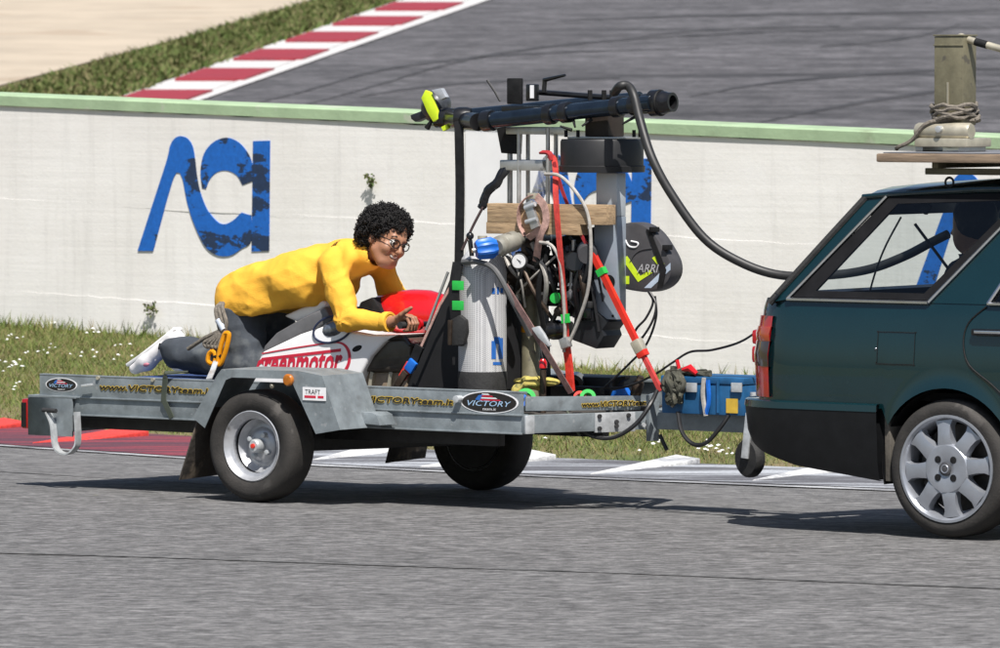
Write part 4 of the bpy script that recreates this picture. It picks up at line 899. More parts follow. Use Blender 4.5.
# --- red poles
rp = thing('red_stay', 'red strut with green tape and steel clamp sloping from camera to the trailer nose', 'strut', T, tb(661,391,.9))
P0, P1 = tb(592,252,.84), tb(661,391,.9); dv = P1-P0
MB().strap([P0, P0+dv*.66], .028, .026, (1,0,.5)).build('strut_upper', mat('red_paint', (.60,.025,.012), .4, 0, .12, 10), rp)
MB().strap([P0+dv*.70, P1], .022, .022, (1,0,.5)).build('strut_lower', mat('faded_red', (.5,.05,.045), .55, 0, .2, 20), rp)
MB().bar(P0+dv*.635, P0+dv*.72, .052, .05, (0,1,0)).build('clamp', cream, rp, bevel=.008)
MB().bar(P0+dv*.70, P0+dv*.755, .05, .045, (0,1,0)).build('collar', MATS['red_paint'], rp, bevel=.006)
MB().bar(P0+dv*.12, P0+dv*.165, .043, .036, (0,1,0)).build('tape_band', green, rp)
rs_ = thing('red_safety_strap', 'red safety strap with green tape running down the rig tower to the deck', 'strap', T, tb(571,392,.86))
MB().strap(catmull([tb(549,155,.86), tb(555,163,.85), tb(556,200,.77), tb(560,250,.77), tb(564,300,.80), tb(567,345,.82)], 5), .03, .006, (1,0,0)).build('webbing', mat('red_web_worn', (.5,.045,.035), .6, 0, .25, 30, .2, 150), rs_)
MB().strap([tb(566,342,.82), tb(569,365,.83), tb(571,391,.84)], .036, .02, (1,0,0)).build('lower_webbing', red, rs_)
MB().bar(tb(565,314,.80), tb(566,323,.80), .04, .02, (0,1,0)).build('tape_band', green, rs_)
MB().bar(tb(564,338,.80), tb(567,348,.80), .05, .035, (0,1,0)).build('clamp', alu, rs_, bevel=.005)
MB().strap(catmull([tb(541,152,.86), tb(549,153,.85), tb(552,160,.85)], 4), .03, .01, (0,1,.4)).build('knot', mat('dark_red_web', (.3,.02,.025), .6), rs_)
MB().strap([tb(554,162,.84), tb(562,190,.83), tb(574,222,.82), tb(592,254,.83)], .018, .004, (1,0,0)).build('side_webbing', MATS['dark_red_web'], rs_)
def hose(pts, r_, label, m_, l=None, name='hose', cat='hose', n=8, seg=8):
    P = catmull([tb(*p) for p in pts], n); return solo(MB().tube(P, r_, seg), name, label, cat, T, tuple(P[-1]), m_)
hose([(545,174,.8),(560,176,.78),(576,192,.78),(588,215,.79),(591,250,.79),(588,290,.80),(578,322,.81),(568,345,.81)], .009, 'slim grey hose looping from the tower past the camera to the red strap', hoseg)
hose([(540,242,.8),(552,246,.78),(560,262,.78),(563,290,.79),(565,330,.80),(564,352,.81)], .009, 'short grey hose curving from the regulator down beside the red strap', hoseg)
hose([(463,262,.6),(478,262,.56),(495,270,.55),(512,300,.58),(530,335,.7)], .014, 'thick dark grey tube arching over the gas cylinder shoulder', mat('hose_dark', (.10,.10,.10), .5))
dh = thing('dark_strap', 'brownish strap with a white shackle stretched from cylinder top to deck', 'strap', T, tb(571,393,.8))
MB().strap([tb(505,285,.56), tb(533,330,.62), tb(571,393,.8)], .03, .006, (1,0,.6)).build('webbing', mat('brown_webbing', (.22,.13,.12), .8, 0, .3, 40), dh)
MB().prism([tb(*p,.60) for p in ((531,328),(538,326),(543,333),(550,346),(548,347),(538,338))], (0,.02,0)).build('shackle', galvb, dh, bevel=.005)

# --- small things lying on the deck behind the rail
BAGPOS = 1
bag = bag_mesh(); solo(bag, 'camouflage_bag', 'crumpled yellow camouflage bag at the foot of the grey post', 'bag', T, (tb(535,390,.75).x,.75,DK), mat('camo_cloth', (.48,.40,.10), .85, 0, .2, 9, .3, 60, spots=[((.07,.08,.035), 11, .56), ((.55,.5,.25), 17, .66)]))
ls_ = thing('lamp_switch', 'small switch box with a red button standing by the camouflage bag', 'switch', T, (tb(543,388,.72).x,.72,DK))
c = tb(543,366,.72); MB().cyl(V(c.x,.72,DK+.001), V(c.x,.72,c.z-.02), .016, 10).build('stalk', grime, ls_); MB().lathe([(0,-.01),(.02,-.01),(.02,.02),(.01,.035),(0,.035)], V(c.x,.72,c.z), (0,0,1), 12).build('button', redp, ls_)
MB().tube(catmull([V(c.x,.72,c.z+.03), tb(541,352,.72), tb(540,340,.74)], 4), .004, 6).build('wire', cable, ls_)
bc = thing('black_case', 'long flat black case with pipe lying on the deck near the far rail', 'case', T, (tb(600,396,1.45).x,1.45,DK))
MB().box((tb(552,390,1.4).x,1.3,DK+.001),(tb(622,390,1.4).x,1.55,tb(600,376,1.4).z)).build('case_body', mat('case_black', (.02,.022,.025), .5, 0, .3, 10), bc, bevel=.01)
a_ = tb(573,385,1.15); MB().lathe([(.03,0),(.052,0),(.052,.3),(0,.3)], V(a_.x,1.15,a_.z), (-.5,.8,.0), 20).build('pipe', blackp, bc)
MB().box((tb(556,394,1.1).x,1.05,DK+.002),(tb(602,394,1.1).x,1.12,tb(580,386,1.1).z)).build('tray', blackm, bc, bevel=.004)
def roll(px, py, l, m_, label, r_=.035):
    c = tb(px, py, l); m = MB().lathe([(r_*.55,-.02),(r_,-.02),(r_,.02),(r_*.55,.02),(r_*.55,-.02)], c, (.5,-.8,.3), 18)
    return solo(m, 'tape_roll', label, 'tape', T, c, m_, 'tape rolls tucked behind the trailer nose')
def peg(px, py, l, w_, m_, nm, label, cat):
    pass
roll(526,399,.60, green, 'green tape roll tucked by the right end of the oval sticker', .05)
roll(521,401,.56, bluep, 'blue tape roll leaning on the green one by the oval sticker', .035)
roll(588,398,.80, green, 'green tape roll lying behind the middle of the nose panel', .04)
roll(580,398,.79, red, 'orange red tape roll beside the green one at the strap foot', .032)
cl = thing('blue_clamp', 'blue spring clamp with black handle standing on the trailer nose', 'clamp', T, tb(617,396,1.1))
MB().prism([tb(*p,1.1) for p in ((610,397),(612,391),(622,388),(626,396))], (0,.06,0)).build('jaw', bluep, cl, bevel=.006)
MB().prism([tb(*p,1.1) for p in ((612,389),(611,378),(625,376),(624,380),(619,382),(618,389))], (0,.05,0)).build('handle', blackm, cl, bevel=.005)
bt = tb(638,388,1.12); solo(MB().lathe([(0,0),(.026,0),(.028,.01),(.028,.07),(.018,.085),(.018,.105),(0,.105)], tb(635,396,1.12), (.35,0,1), 14), 'flask', 'small dark metal flask leaning near the right end of the nose panel', 'flask', T, tb(635,396,1.12), grime)
# --- blue battery box on the drawbar
tbx = thing('blue_toolbox', 'blue toolbox with latches and hanging straps on the trailer drawbar', 'toolbox', T, (tb(705,413,.92).x,.95,zc+.045))
a_ = tb(664,414,.90); e_ = tb(746,378,.90); tz0 = zc+.046; bx0, bx1 = a_.x, e_.x
tblue = mat('chipped_blue_paint', (.015,.10,.24), .5, .1, .2, 8, spots=[((.05,.06,.08), 7, .63)])
MB().box((bx0,.88,tz0),(bx1,1.16,e_.z-.035)).build('box_body', tblue, tbx, bevel=.006)
MB().box((bx0-.004,.874,e_.z-.034),(bx1+.004,1.166,e_.z)).build('lid', tblue, tbx, bevel=.008)
for px in (692, 737): c = tb(px, 388, .87); MB().box((c.x-.03,.862,c.z-.02),(c.x+.03,.872,c.z+.025)).bar(V(c.x,.858,c.z-.03), V(c.x,.858,c.z+.02), .02, .014).build('latch', galvb, tbx, bevel=.002)
c = tb(731,406,.87); MB().box((c.x-.03,.872,c.z-.035),(c.x+.035,.878,c.z+.035)).build('yellow_label', mat('label_yellow', (.55,.36,.04), .6), tbx)
for px in (706, 718): MB().bar(tb(px,379,.87), tb(px,413,.87), .012, .008, (0,1,0)).build('rib', tblue, tbx)
rg = thing('cable_bundle', 'tangle of dark straps and red handled pliers lying over the blue toolbox', 'cable', T, tb(675,400,.84))
m = MB()
for i in range(16):
    x0 = random.uniform(668,682); P = [tb(x0+random.uniform(-4,4), 372+random.uniform(0,8), .86)]
    for k in range(4): P.append(tb(x0+random.uniform(-6,6), 382+k*7+random.uniform(-3,3), .85+random.uniform(-.03,.01)))
    m.tube(catmull(P, 4), random.uniform(.008,.016), 6)
for i in range(9):
    y0 = random.uniform(370,378); P = [tb(668+k*10+random.uniform(-3,3), y0+random.uniform(-3,3)+k*.5, .9+random.uniform(-.02,.05)) for k in range(5)]; m.tube(catmull(P, 4), random.uniform(.008,.015), 6)
m.build('tangle', mat('camo_strap', (.055,.055,.04), .8, 0, .4, 20, spots=[((.25,.22,.17), 22, .62)]), rg)
MB().tube(catmull([tb(704,378,.862), tb(703,395,.862), tb(706,416,.862)], 4), .012, 6).build('hanging_strap', hoseg, rg)
MB().tube(catmull([tb(708,380,.862), tb(709,400,.862), tb(706,414,.862)], 4), .012, 6).build('hanging_strap', bluep, rg)
MB().tube([tb(683,370,.88), tb(690,368,.88), tb(697,374,.88)], [.012,.02,.012], 8).tube([tb(677,360,.9), tb(680,372,.9)], .010, 8).build('pliers_handle', redp, rg)
# --- wires and cables
hose([(648,291,1.0),(653,302,1.0),(646,318,.98),(637,328,.97),(633,338,.97),(640,340,.97),(652,322,.98),(656,305,.99),(650,292,1.0)], .006, 'looped thin black cable hanging under the film magazine', cable, name='cable', cat='cable')
hose([(655,296,1.0),(656,318,1.0),(646,345,1.02),(628,365,1.05),(604,388,1.05)], .006, 'thin black cable falling from the magazine diagonally to the deck', cable, name='cable', cat='cable')
hose([(657,391,.88),(650,405,.80),(636,424,.75),(615,437,.72),(595,437,.70),(578,428,.68)], .011, 'thick black cable drooping below the trailer nose beam', cable, name='cable', cat='cable')
hose([(578,396,.7),(566,404,.68),(572,422,.66),(580,436,.67)], .007, 'dark green cord hanging over the front corner of the nose', mat('green_cord', (.06,.07,.05), .7), name='cord', cat='cord')
hose([(678,412,.86),(682,432,.84),(693,444,.84),(706,443,.84),(720,428,.86),(733,410,.9),(748,402,.95)], .011, 'black cable looping below the blue toolbox to the car bumper', cable, name='cable', cat='cable')
hose([(762,328,.85),(740,342,.9),(712,350,.95),(690,352,1.0),(672,363,1.0),(652,376,1.0),(625,387,1.02),(604,388,1.05)], .006, 'thin black wire strung from the car tail light to the rig', cable, name='wire', cat='wire')
hose([(660,435,.95),(664,444,.95),(667,450,.95)], .010, 'short black cable end poking down under the drawbar', cable, name='cable', cat='cable')
# --- the big hose from the crane head into the car
def hp(px, py, d): return wp(px, py, d)
big = [(615,92,29.3),(620,86,29.2),(628,86,29.2),(634,96,29.15),(640,120,29.1),(652,158,29.0),(672,195,28.95),(704,238,28.9),(740,262,28.85),(780,275,28.8),(830,275,28.7),(870,269,28.6),(905,256,28.5),(930,243,28.45),(948,234,28.4)]
P = catmull([hp(*p) for p in big], 8); solo(MB().tube(P, .022, 12), 'black_hose', 'thick black cable hose sagging from the crane head into the car tailgate', 'hose', W0, tuple(P[-1]), mat('hose_black', (.018,.018,.018), .5, 0, .2, 20))
skin = mat('skin', (.33,.16,.094), .5, 0, .10, 20, .05, 200); 
skin.node_tree.nodes['Principled BSDF'].inputs['Subsurface Weight'].default_value = .12; skin.node_tree.nodes['Principled BSDF'].inputs['Subsurface Radius'].default_value = (.012,.005,.003)
jack = mat('yellow_cotton', (.80,.42,.038), .85, 0, .07, 7, .25, 160)
denim = mat('dark_denim', (.046,.055,.068), .85, 0, .25, 9, .3, 220, spots=[((.11,.12,.125), 4.5, .56)])
hairm = mat('black_hair', (.008,.007,.007), .6, 0, .3, 40, spec=.3)
shoew = mat('white_leather', (.72,.70,.70), .5, 0, .06, 12, .1, 60)

# ------------------------------------------------------------------ motorcycle body fixed on the trailer
bike = thing('motorcycle_mock_up', 'white motorcycle body shell with red lettering under the rider', 'motorcycle', T, (tb(320,385,1.0).x, 1.0, DK))
LB = .76
def lp2(pts, l): return [tb(x, y, l) for x, y in pts]
side = [(252,392),(252,374),(262,352),(300,334),(332,323),(346,331),(370,335),(399,334.5),(384,342),(371,356),(362,372),(354,392)]
MB().prism(lp2(side, LB), (0,.50,0)).build('fairing', whitep, bike, bevel=.018, segs=4)
seat = [(256,364),(262,346),(274,333),(300,318),(322,308),(331,322),(300,333),(264,350)]
MB().prism([V(p.x,LB+.02,p.z) for p in lp2(seat, LB)], (0,.46,0)).build('seat', mat('grey_seat_cover', (.13,.13,.135), .6, .1, .15, 9), bike, bevel=.015, segs=3)
MB().prism([V(p.x,LB+.10,p.z) for p in lp2([(282,316),(300,308),(322,300),(326,306),(318,312),(296,322)], LB+.1)], (0,.28,0)).build('seat_hump', whitep, bike, bevel=.02, segs=3)
duct = [(357,372),(364,357),(374,346),(386,339),(404,338),(411,345),(409,372)]
MB().prism([V(p.x,LB+.03,p.z) for p in lp2(duct, LB+.03)], (0,.44,0)).build('engine_cover', mat('dark_brown_cowl', (.05,.042,.034), .35, .1, .3, 10, coat=.3), bike, bevel=.02, segs=3)
MB().tube([p+V(0,-.004,0) for p in catmull([tb(*p, LB+.02) for p in ((357,372),(364,357),(374,346),(386,339),(404,338),(411,345))], 4)], .012, 8).build('cover_rim', blackp, bike)
MB().prism([V(p.x,LB+.06,p.z) for p in lp2([(355,392),(360,372),(408,372),(406,392)], LB+.06)], (0,.38,0)).build('frame_plate', mat('tan_plate', (.30,.23,.16), .6, .1, .2, 8), bike, bevel=.01)
for px in (373, 392): MB().bar(tb(px,372,LB+.05), tb(px-3,390,LB+.05), .02, .02).build('frame_strut', cream, bike)
c = tb(357,348.5,LB-.001); MB().prism(ellipse(V(c.x,LB-.0015,c.z), V(.93,0,.36), V(-.36,0,.93), .032, .014, 20), (0,.004,0)).build('vent_hole', blackm, bike)
# round blue-black badge dome
dcx = tb(333,329,LB); Md = Matrix.Rotation(-.25, 3, 'Y')
MB().ball(V(dcx.x,LB+.06,dcx.z), (.12,.075,.062), 24, 12, Md).build('clear_dome', mat('smoked_dome', (.10,.115,.14), .08, .2, .5, 22, coat=1), bike)
MB().torus(V(0,0,0), (0,0,1), 1, .05, 36, 6)
rim = MB().tube([V(dcx.x,LB-.004,dcx.z)+Md@V(.125*math.cos(a),0,.066*math.sin(a)) for a in np.linspace(0, 2*math.pi, 37)], .006, 6); rim.build('dome_rim', mat('navy_trim', (.012,.02,.06), .4), bike)
# red lettering and outline
A0_ = tb(255,376,LB-.002); B0_ = tb(341,372,LB-.002); xd = (B0_-A0_); 
text_obj('creenmotor', A0_, xd, V(.14,0,1), .132, rlet, bike, width=xd.length, shear=.12, offset=.03)
MB().prism([V(p.x,LB-.0025,p.z) for p in lp2([(262,357.8),(341,348.5),(341,351.5),(262,360.8)], LB)], (0,.002,0)).build('red_bar', rlet, bike)
ol = catmull([tb(*p, LB-.002) for p in ((262,353.5),(300,347),(330,343),(342,343.5),(348.5,351),(349,362),(344,372),(335,379),(322,382))], 5)
MB().tube(ol, [.004+.006*min(1, max(0, (i-12)/8))*min(1, max(.2, (36-i)/8)) for i in range(len(ol))], 6, flat=.25, up=(0,1,0)).build('red_outline', rlet, bike)
# red nose pod on the far side
pa_, pb_ = tb(366,299,1.08), tb(470,312,1.08); dv = pb_-pa_; Lp = dv.length
MB().lathe([(0,0),(.035,.02),(.07,Lp*.12),(.105,Lp*.28),(.125,Lp*.45),(.13,Lp*.6),(.11,Lp*.8),(.05,Lp*.96),(0,Lp)], pa_-V(0,0,.045), dv, 36).build('red_tank', redp, bike)
MB().prism([V(p.x,.95,p.z) for p in lp2([(360,302),(372,297),(382,312),(384,322),(352,324)], .95)], (0,.2,0)).build('tank_base', blackm, bike, bevel=.01)
hb0 = tb(407,325,.70); MB().cyl(V(hb0.x,.66,hb0.z), V(hb0.x,1.36,hb0.z), .014, 12).build('handlebar', blackp, bike); MB().cyl(V(hb0.x,.64,hb0.z), V(hb0.x,.77,hb0.z), .018, 12).build('grip', blackr, bike)
MB().cyl(V(hb0.x,.78,hb0.z), V(hb0.x-.0,.80,hb0.z), .03, 12).build('grip_ring', redp, bike)
MB().bar(V(hb0.x,1.0,hb0.z), V(hb0.x-.1,1.0,hb0.z-.14), .05, .05).build('steering_stem', blackm, bike)

# ------------------------------------------------------------------ the rider
padz = tb(185,377,.9).z
pad = solo(MB().box((tb(148,380,.9).x,.74,DK+.003),(tb(256,380,.9).x,1.30,padz)), 'foam_pad', 'blue foam pad under the knees of the rider on the trailer deck', 'pad', T, (tb(200,380,.9).x,1.02,DK), mat('blue_foam', (.02,.05,.16), .9, 0, .2, 20), bevel=.02)
rider = thing('person', 'person in yellow jacket, jeans and glasses kneeling on the trailer and leaning forward', 'person', T, (tb(243,380,.9).x, 1.0, padz))
pel = tb(251,306,.98); ch = tb(318,277,.98); nk = tb(349,256,.98)
HR, HL = pel+V(.0,-.10,-.02), pel+V(0,.10,-.02)
kr_ = tb(249,381,.85); KR = V(kr_.x,.85,padz+.072); KL = V(kr_.x+.02,1.16,padz+.072)
ar_ = tb(178,352,.87); AR_ = V(ar_.x,.87,ar_.z); AL_ = V(ar_.x-.02,1.17,padz+.06)
SR, SL = tb(334,263,.80), V(tb(334,263,.80).x+.02,1.16,tb(334,263,.80).z+.01)
ER = tb(347,320,.74); WR = tb(390,322,.715); EL = tb(394,300,1.26); WL = V(hb0.x-.02,1.24,hb0.z+.03)
_fr = np.random.default_rng(5); FW = []
for _ in range(14):
    k_ = _fr.normal(0, 1, 3); k_ /= np.linalg.norm(k_); FW.append((k_*_fr.uniform(14, 62), _fr.uniform(0, 6.3), _fr.normal(0, 1, 3)*9))
def folds(P, s=1.0):
    d = 0
    for c_, a_, f_ in ((ER, .011, 150), (SR+V(.03,0,-.10), .010, 105), (pel+V(.10,-.1,-.02), .009, 85)):     # creases gathered at elbow, armpit and waist
        r_ = np.linalg.norm(P-np.array(c_), axis=-1); an = np.arctan2(P[...,2]-c_.z, P[...,0]-c_.x); d = d-a_/1.35*np.exp(-(r_/.11)**2)*np.clip(np.sin(an*7+r_*f_*.25+2*np.sin(P[...,1]*20)), -.2, 1)
    for k_, ph_, w_ in FW: d = d+(np.abs(np.sin(P@k_*.5+ph_+1.3*np.sin(P@w_)))-.6)*.16/np.linalg.norm(k_)
    return s*.95*d
def torso(P, e=0.0):
    d = None
    for s_ in (-1, 1):
        o_ = np.array((0, s_*.085, 0)); q = chain(P, [(np.array(pel)+o_*.9+(.0,0,.035), np.array(ch)+o_*1.0, .142+e, .142+e), (np.array(ch)+o_, np.array(nk)+o_*.75+(-.02,0,-.03), .142+e, .092+e)], .06)
        d = q if d is None else smin(d, q, .08)
    return d
def arms(P, e=0.0, f=1.0):
    d = chain(P, [(SR, ER, .070+e, .056+e), (ER, WR, .055+e, .040+e)], .02); return smin(d, chain(P, [(SL, EL, .070+e, .056+e), (EL, WL, .055+e, .040+e)], .02), .01)
def legs(P, e=0.0):
    d = None
    for h_, k_, a_ in ((HR, KR, AR_), (HL, KL, AL_)):
        q = chain(P, [(h_, k_, .122+e, .090+e), (k_, a_, .088+e, .082+e)], .03); d = q if d is None else smin(d, q, .03)
    return smin(d, chain(P, [(pel+V(0,-.07,.02), pel+V(0,.07,.02), .125+e, .125+e)], .03), .06)
hemz = tb(250,316,.85).z
def jacket(P):
    d = torso(P, .012)
    d = smin(d, chain(P, [(pel+V(-.01,-.10,-.03), pel+V(.24,-.10,.02), .105, .10), (pel+V(-.01,.10,-.03), pel+V(.24,.10,.02), .105, .10)], .03), .06)   # skirt of the jacket
    d = smax(d, hemz+.010*np.sin(P[...,0]*9)+.10*np.clip(P[...,0]-pel.x-.1, 0, 1)-P[...,2], .012)                      # hem
    d = smin(d, chain(P, [(SR+V(-.02,.06,.0), np.array(nk)+(-.03,-.03,.0), .075, .075), (SL+V(-.02,-.06,.0), np.array(nk)+(-.03,.03,.0), .075, .075)], .03), .05)
    d = smin(d, arms(P, .008), .045)
    d = d+folds(P)
    hd = NECK1-NECK0; d = smin(d, sd_caps(P, NECK0, NECK0+hd*.72, .098, .080), .03)                                   # stand-up collar
    return d
lo = (min(pel.x, AR_.x)-.25, .55, padz-.05); hi = (WR.x+.15, 1.45, nk.z+.18)
def jk(P):
    d = jacket(P)
    for w_, e_ in ((WR, ER), (WL, EL)):      # open cuffs: cut the sleeve square at the wrist
        n_ = np.array((w_-e_).normalized()); near_ = np.linalg.norm(P-np.array(w_), axis=-1) < .12
        d = np.where(near_, np.maximum(d, (P-np.array(w_))@n_-.0), d)
    # neck opening
    hd = (NECK1-NECK0); d = smax(d, -sd_caps(P, NECK0-hd*.1, NECK1+hd*2, .058, .066), .006)
    return d
# head placement
HS = 1.12
yaw, pitch, roll_ = R(-14), R(14), R(15)
MH = Matrix.Rotation(yaw, 3, 'Z') @ Matrix.Rotation(pitch, 3, 'Y') @ Matrix.Rotation(roll_*-1, 3, 'X')
eye = tb(399,244,.95); HC = eye-MH@V(.088,0,0)*HS
def hl(x, y, z): return HC+MH@(V(x,y,z)*HS)
NECK0 = np.array(V(nk.x-.02,.98,nk.z-.02)); NECK1 = np.array(hl(-.025,0,-.075))
jm = net(jk, (lo[0], lo[1], ER.z-.10), hi, .0075)
jo = jm.build('jacket', jack, rider, merge=False, angle=180)
for w_, e_ in ((WR, ER), (WL, EL)):        # ribbed cuffs
    n_ = (w_-e_).normalized(); MB().lathe([(.040,-.03),(.0505,-.03),(.052,-.02),(.0505,-.01),(.052,.0),(.050,.006),(.040,.006)], w_-n_*.004, n_, 28).build('cuff', jack, rider)
dm = net(lambda P: smax(legs(P, .012)+folds(P, .9), P[...,2]-(hemz+.045), .01), (lo[0], lo[1], padz-.02), (KR.x+.25, 1.4, hemz+.07), .010)
dm.v = [(x, y, max(z, padz+.002)) for x, y, z in dm.v]
dm.build('jeans', denim, rider, merge=False, angle=180)
# body: head, neck, hands and the trunk inside the clothes, one mesh
NECKL = np.array(MH.transposed()@(Vector(NECK0)-HC))/HS
def headf(P):
    d = sd_ell(P, (-.008,0,.032), (.098,.077,.098)); d = smin(d, sd_ell(P, (.025,0,-.048), (.062,.061,.074)), .035)
    d = smin(d, sd_ell(P, (.050,0,-.098), (.034,.038,.026)), .03)
    for s_ in (-1, 1):
        d = smin(d, sd_ell(P, (.060,s_*.043,-.036), (.026,.022,.022)), .025); d = smin(d, sd_ell(P, (-.012,s_*.079,-.012), (.017,.010,.031)), .008)
        d = smin(d, sd_caps(P, (.015,s_*.055,-.06), (.050,s_*.035,-.098), .018, .016), .03)
    d = smin(d, chain(P, [((.083,-.034,.020), (.092,0,.016), .011, .010), ((.092,0,.016), (.083,.034,.020), .010, .011)], .01), .015)
    for s_ in (-1, 1): d = smax(d, -sd_ell(P, (.104,s_*.033,-.003), (.022,.020,.013)), .014)
    d = smin(d, sd_caps(P, (.094,0,.006), (.113,0,-.034), .007, .012), .012); 
    for s_ in (-1, 1): d = smin(d, sd_caps(P, (.103,s_*.010,-.038), (.100,s_*.013,-.038), .007, .006), .008)
    d = smin(d, chain(P, [((.074,-.032,-.053), (.094,0,-.060), .004, .006), ((.094,0,-.060), (.074,.032,-.053), .006, .004)], .006), .008)     # upper lip
    d = smin(d, chain(P, [((.072,-.028,-.064), (.086,0,-.081), .004, .007), ((.086,0,-.081), (.072,.028,-.064), .007, .004)], .006), .008)     # lower lip
    d = smax(d, -chain(P, [((.082,-.028,-.057), (.098,0,-.070), .0035, .007), ((.098,0,-.070), (.082,.028,-.057), .007, .0035)], .005), .004)   # open smile
    d = smin(d, sd_caps(P, (-.030,0,-.045), NECKL, .050, .056), .03)
    return d
bm_ = net(headf, (-.26,-.13,-.26), (.14,.13,.15), .0045, np.array(MH)*HS, HC)
def handm(wr, el, side_, bar_f, bar_z, l0):
    n_ = (wr-el).normalized(); base = wr-n_*.05
    pc_ = V(bar_f-.028, wr.y, bar_z+.030); segs = [(base, wr, .030, .027), (wr, pc_+V(-.012,0,.0), .026, .026)]
    def fn(P):
        d = chain(P, segs, .015); d = smin(d, chain(P, [(pc_+V(-.01,-.022,.004), pc_+V(.018,-.026,.010), .021, .015), (pc_+V(-.01,.020,.004), pc_+V(.018,.030,.008), .021, .015)], .02), .02)
        for j in range(4):
            lj = wr.y-.036+.024*j; k0 = V(pc_.x+.018, lj, pc_.z+.010); r0 = (.0098, .0102, .010, .0088)[j]; e = (.9, 1.0, .96, .8)[j]
            pts = [k0, V(bar_f+.020*e, lj-.001, bar_z+.034), V(bar_f+.036*e, lj, bar_z+.006), V(bar_f+.022*e, lj, bar_z-.024), V(bar_f-.002, lj, bar_z-.029)]
            q = chain(P, [(pts[i], pts[i+1], r0*(1-.06*i), r0*(1-.06*(i+1))) for i in range(4)], .004); d = smin(d, q, .005)
        s_ = side_
        th = [pc_+V(-.012,-.026*s_,.004), pc_+V(.018,-.050*s_,.022), pc_+V(.052,-.052*s_,.042), pc_+V(.080,-.050*s_,.058)]
        d = smin(d, chain(P, [(th[i], th[i+1], (.016,.0125,.011)[i], (.0125,.011,.009)[i]) for i in range(3)], .006), .010)
        return d
    return net(fn, (base.x-.05, wr.y-.11, bar_z-.07), (bar_f+.11, wr.y+.11, max(bar_z+.14, base.z+.05)), .0045)
for wr, el, sd2 in ((WR, ER, 1), (WL, EL, -1)):
    m2 = handm(wr, el, sd2, hb0.x, hb0.z, 0); bm_.raw(m2.v, m2.f)
m2 = net(lambda P: smin(smin(torso(P, -.055), arms(P, -.028), .03), legs(P, -.04), .03), (lo[0], lo[1], padz-.02), hi, .016); m2.v = [(x, y, max(z, padz+.012)) for x, y, z in m2.v]
# keep the trunk clear of the sleeves' open ends
bm_.raw(m2.v, m2.f)
body_ = bm_.build('body', skin, rider, merge=False, angle=180)
# shirt collar inside the jacket
sh = net(lambda P: smax(sd_caps(P, NECK0-(NECK1-NECK0)*.5, NECK0+(NECK1-NECK0)*.25, .085, .066)+folds(P,.4), -sd_caps(P, NECK0-(NECK1-NECK0)*.6, NECK1, .066, .056), .004), (nk.x-.2,.82,nk.z-.2), (nk.x+.2,1.16,nk.z+.15), .007)
sh.build('shirt', mat('pale_shirt', (.50,.50,.50), .85, 0, .1, 20), rider, merge=False, angle=180)
# face details
for s_ in (-1, 1):
    e_ = MB().ball(hl(.0775,s_*.033,-.003), .0145*HS, 14, 8).build('eye', mat('eye_white', (.6,.57,.54), .2), rider)
    MB().ball(hl(.0905,s_*.0325,-.004), (.0045,.0085,.0085), 10, 6, MH).build('iris', mat('dark_iris', (.02,.012,.008), .15), e_)
    MB().tube([hl(.089,s_*.018,.024), hl(.092,s_*.034,.029), hl(.078,s_*.052,.022)], [.0035,.0045,.002], 6).build('eyebrow', hairm, rider)
MB().grid([[hl(.0905-abs(t)**2*14, t, -.0615+abs(t)*.16) for t in np.linspace(-.022,.022,9)], [hl(.0875-abs(t)**2*14, t, -.0725+abs(t)*.26) for t in np.linspace(-.022,.022,9)]]).build('teeth', mat('teeth', (.75,.73,.68), .3), rider)
gl_ = MB()
def lens(s_): return [hl(.108-abs(.02*math.cos(a))*0-.010*(abs(.033*s_+.021*math.cos(a))/.054)**2, .033*s_+.0225*math.cos(a), -.004+.0185*math.sin(a)) for a in np.linspace(0, 2*math.pi, 25)]
for s_ in (-1, 1):
    gl_.tube(lens(s_), .0030, 6); gl_.tube([hl(.099,s_*.0545,.004), hl(.075,s_*.076,.006), hl(.0,s_*.086,.004), hl(-.02,s_*.084,-.008)], .0026, 6)
gl_.tube([hl(.107,-.0115,.002), hl(.112,0,.005), hl(.107,.0115,.002)], .0026, 6)
gobj = gl_.build('glasses', blackp, rider)
for s_ in (-1, 1): P = lens(s_)[:-1]; MB().raw(P, [tuple(range(len(P)))]).build('lens', glass_l, gobj) if False else None
# curly hair
def hairf(P):
    d = sd_ell(P, (-.034,0,.056), (.112,.104,.086)); d = smin(d, sd_ell(P, (-.078,0,-.005), (.076,.090,.082)), .05)
    x, y, z = P[...,0], P[...,1], P[...,2]; d = d+.007*np.sin(95*x+30*np.sin(40*y))*np.sin(88*y+3)*np.sin(92*z+20*x)
    return smax(d, -sd_ell(P, (.085,0,-.050), (.098,.088,.112)), .010)
hm_ = net(hairf, (-.20,-.16,-.11), (.15,.16,.20), .007, np.array(MH)*HS, HC)
hv_all = list(hm_.v); hc_ = HC+MH@(V(-.04,0,.03)*HS)
for i in range(2800):
    p0 = Vector(random.choice(hv_all)); u = (p0-hc_).normalized(); loc = MH.transposed()@(p0-HC)/HS
    if loc.z < -.055 and loc.x > -.03: continue
    if (loc.x > .02 and loc.z < .055 and abs(loc.y) < .07): continue
    ax = (u+V(random.gauss(0,.8), random.gauss(0,.8), random.gauss(-.2,.7))).normalized(); o1 = ax.orthogonal().normalized(); o2 = ax.cross(o1); rr2 = random.uniform(.004,.010); ph = random.uniform(0,6.3); n_ = random.randint(8,13)
    pts = [p0-u*.004+ax*(.0026*k)+(o1*math.cos(ph+k*.8)+o2*math.sin(ph+k*.8))*rr2 for k in range(n_)]
    hm_.tube(pts, [.0034*(1-.5*k/n_) for k in range(n_)], 5)
hm_.build('hair', hairm, rider, merge=False, angle=180)
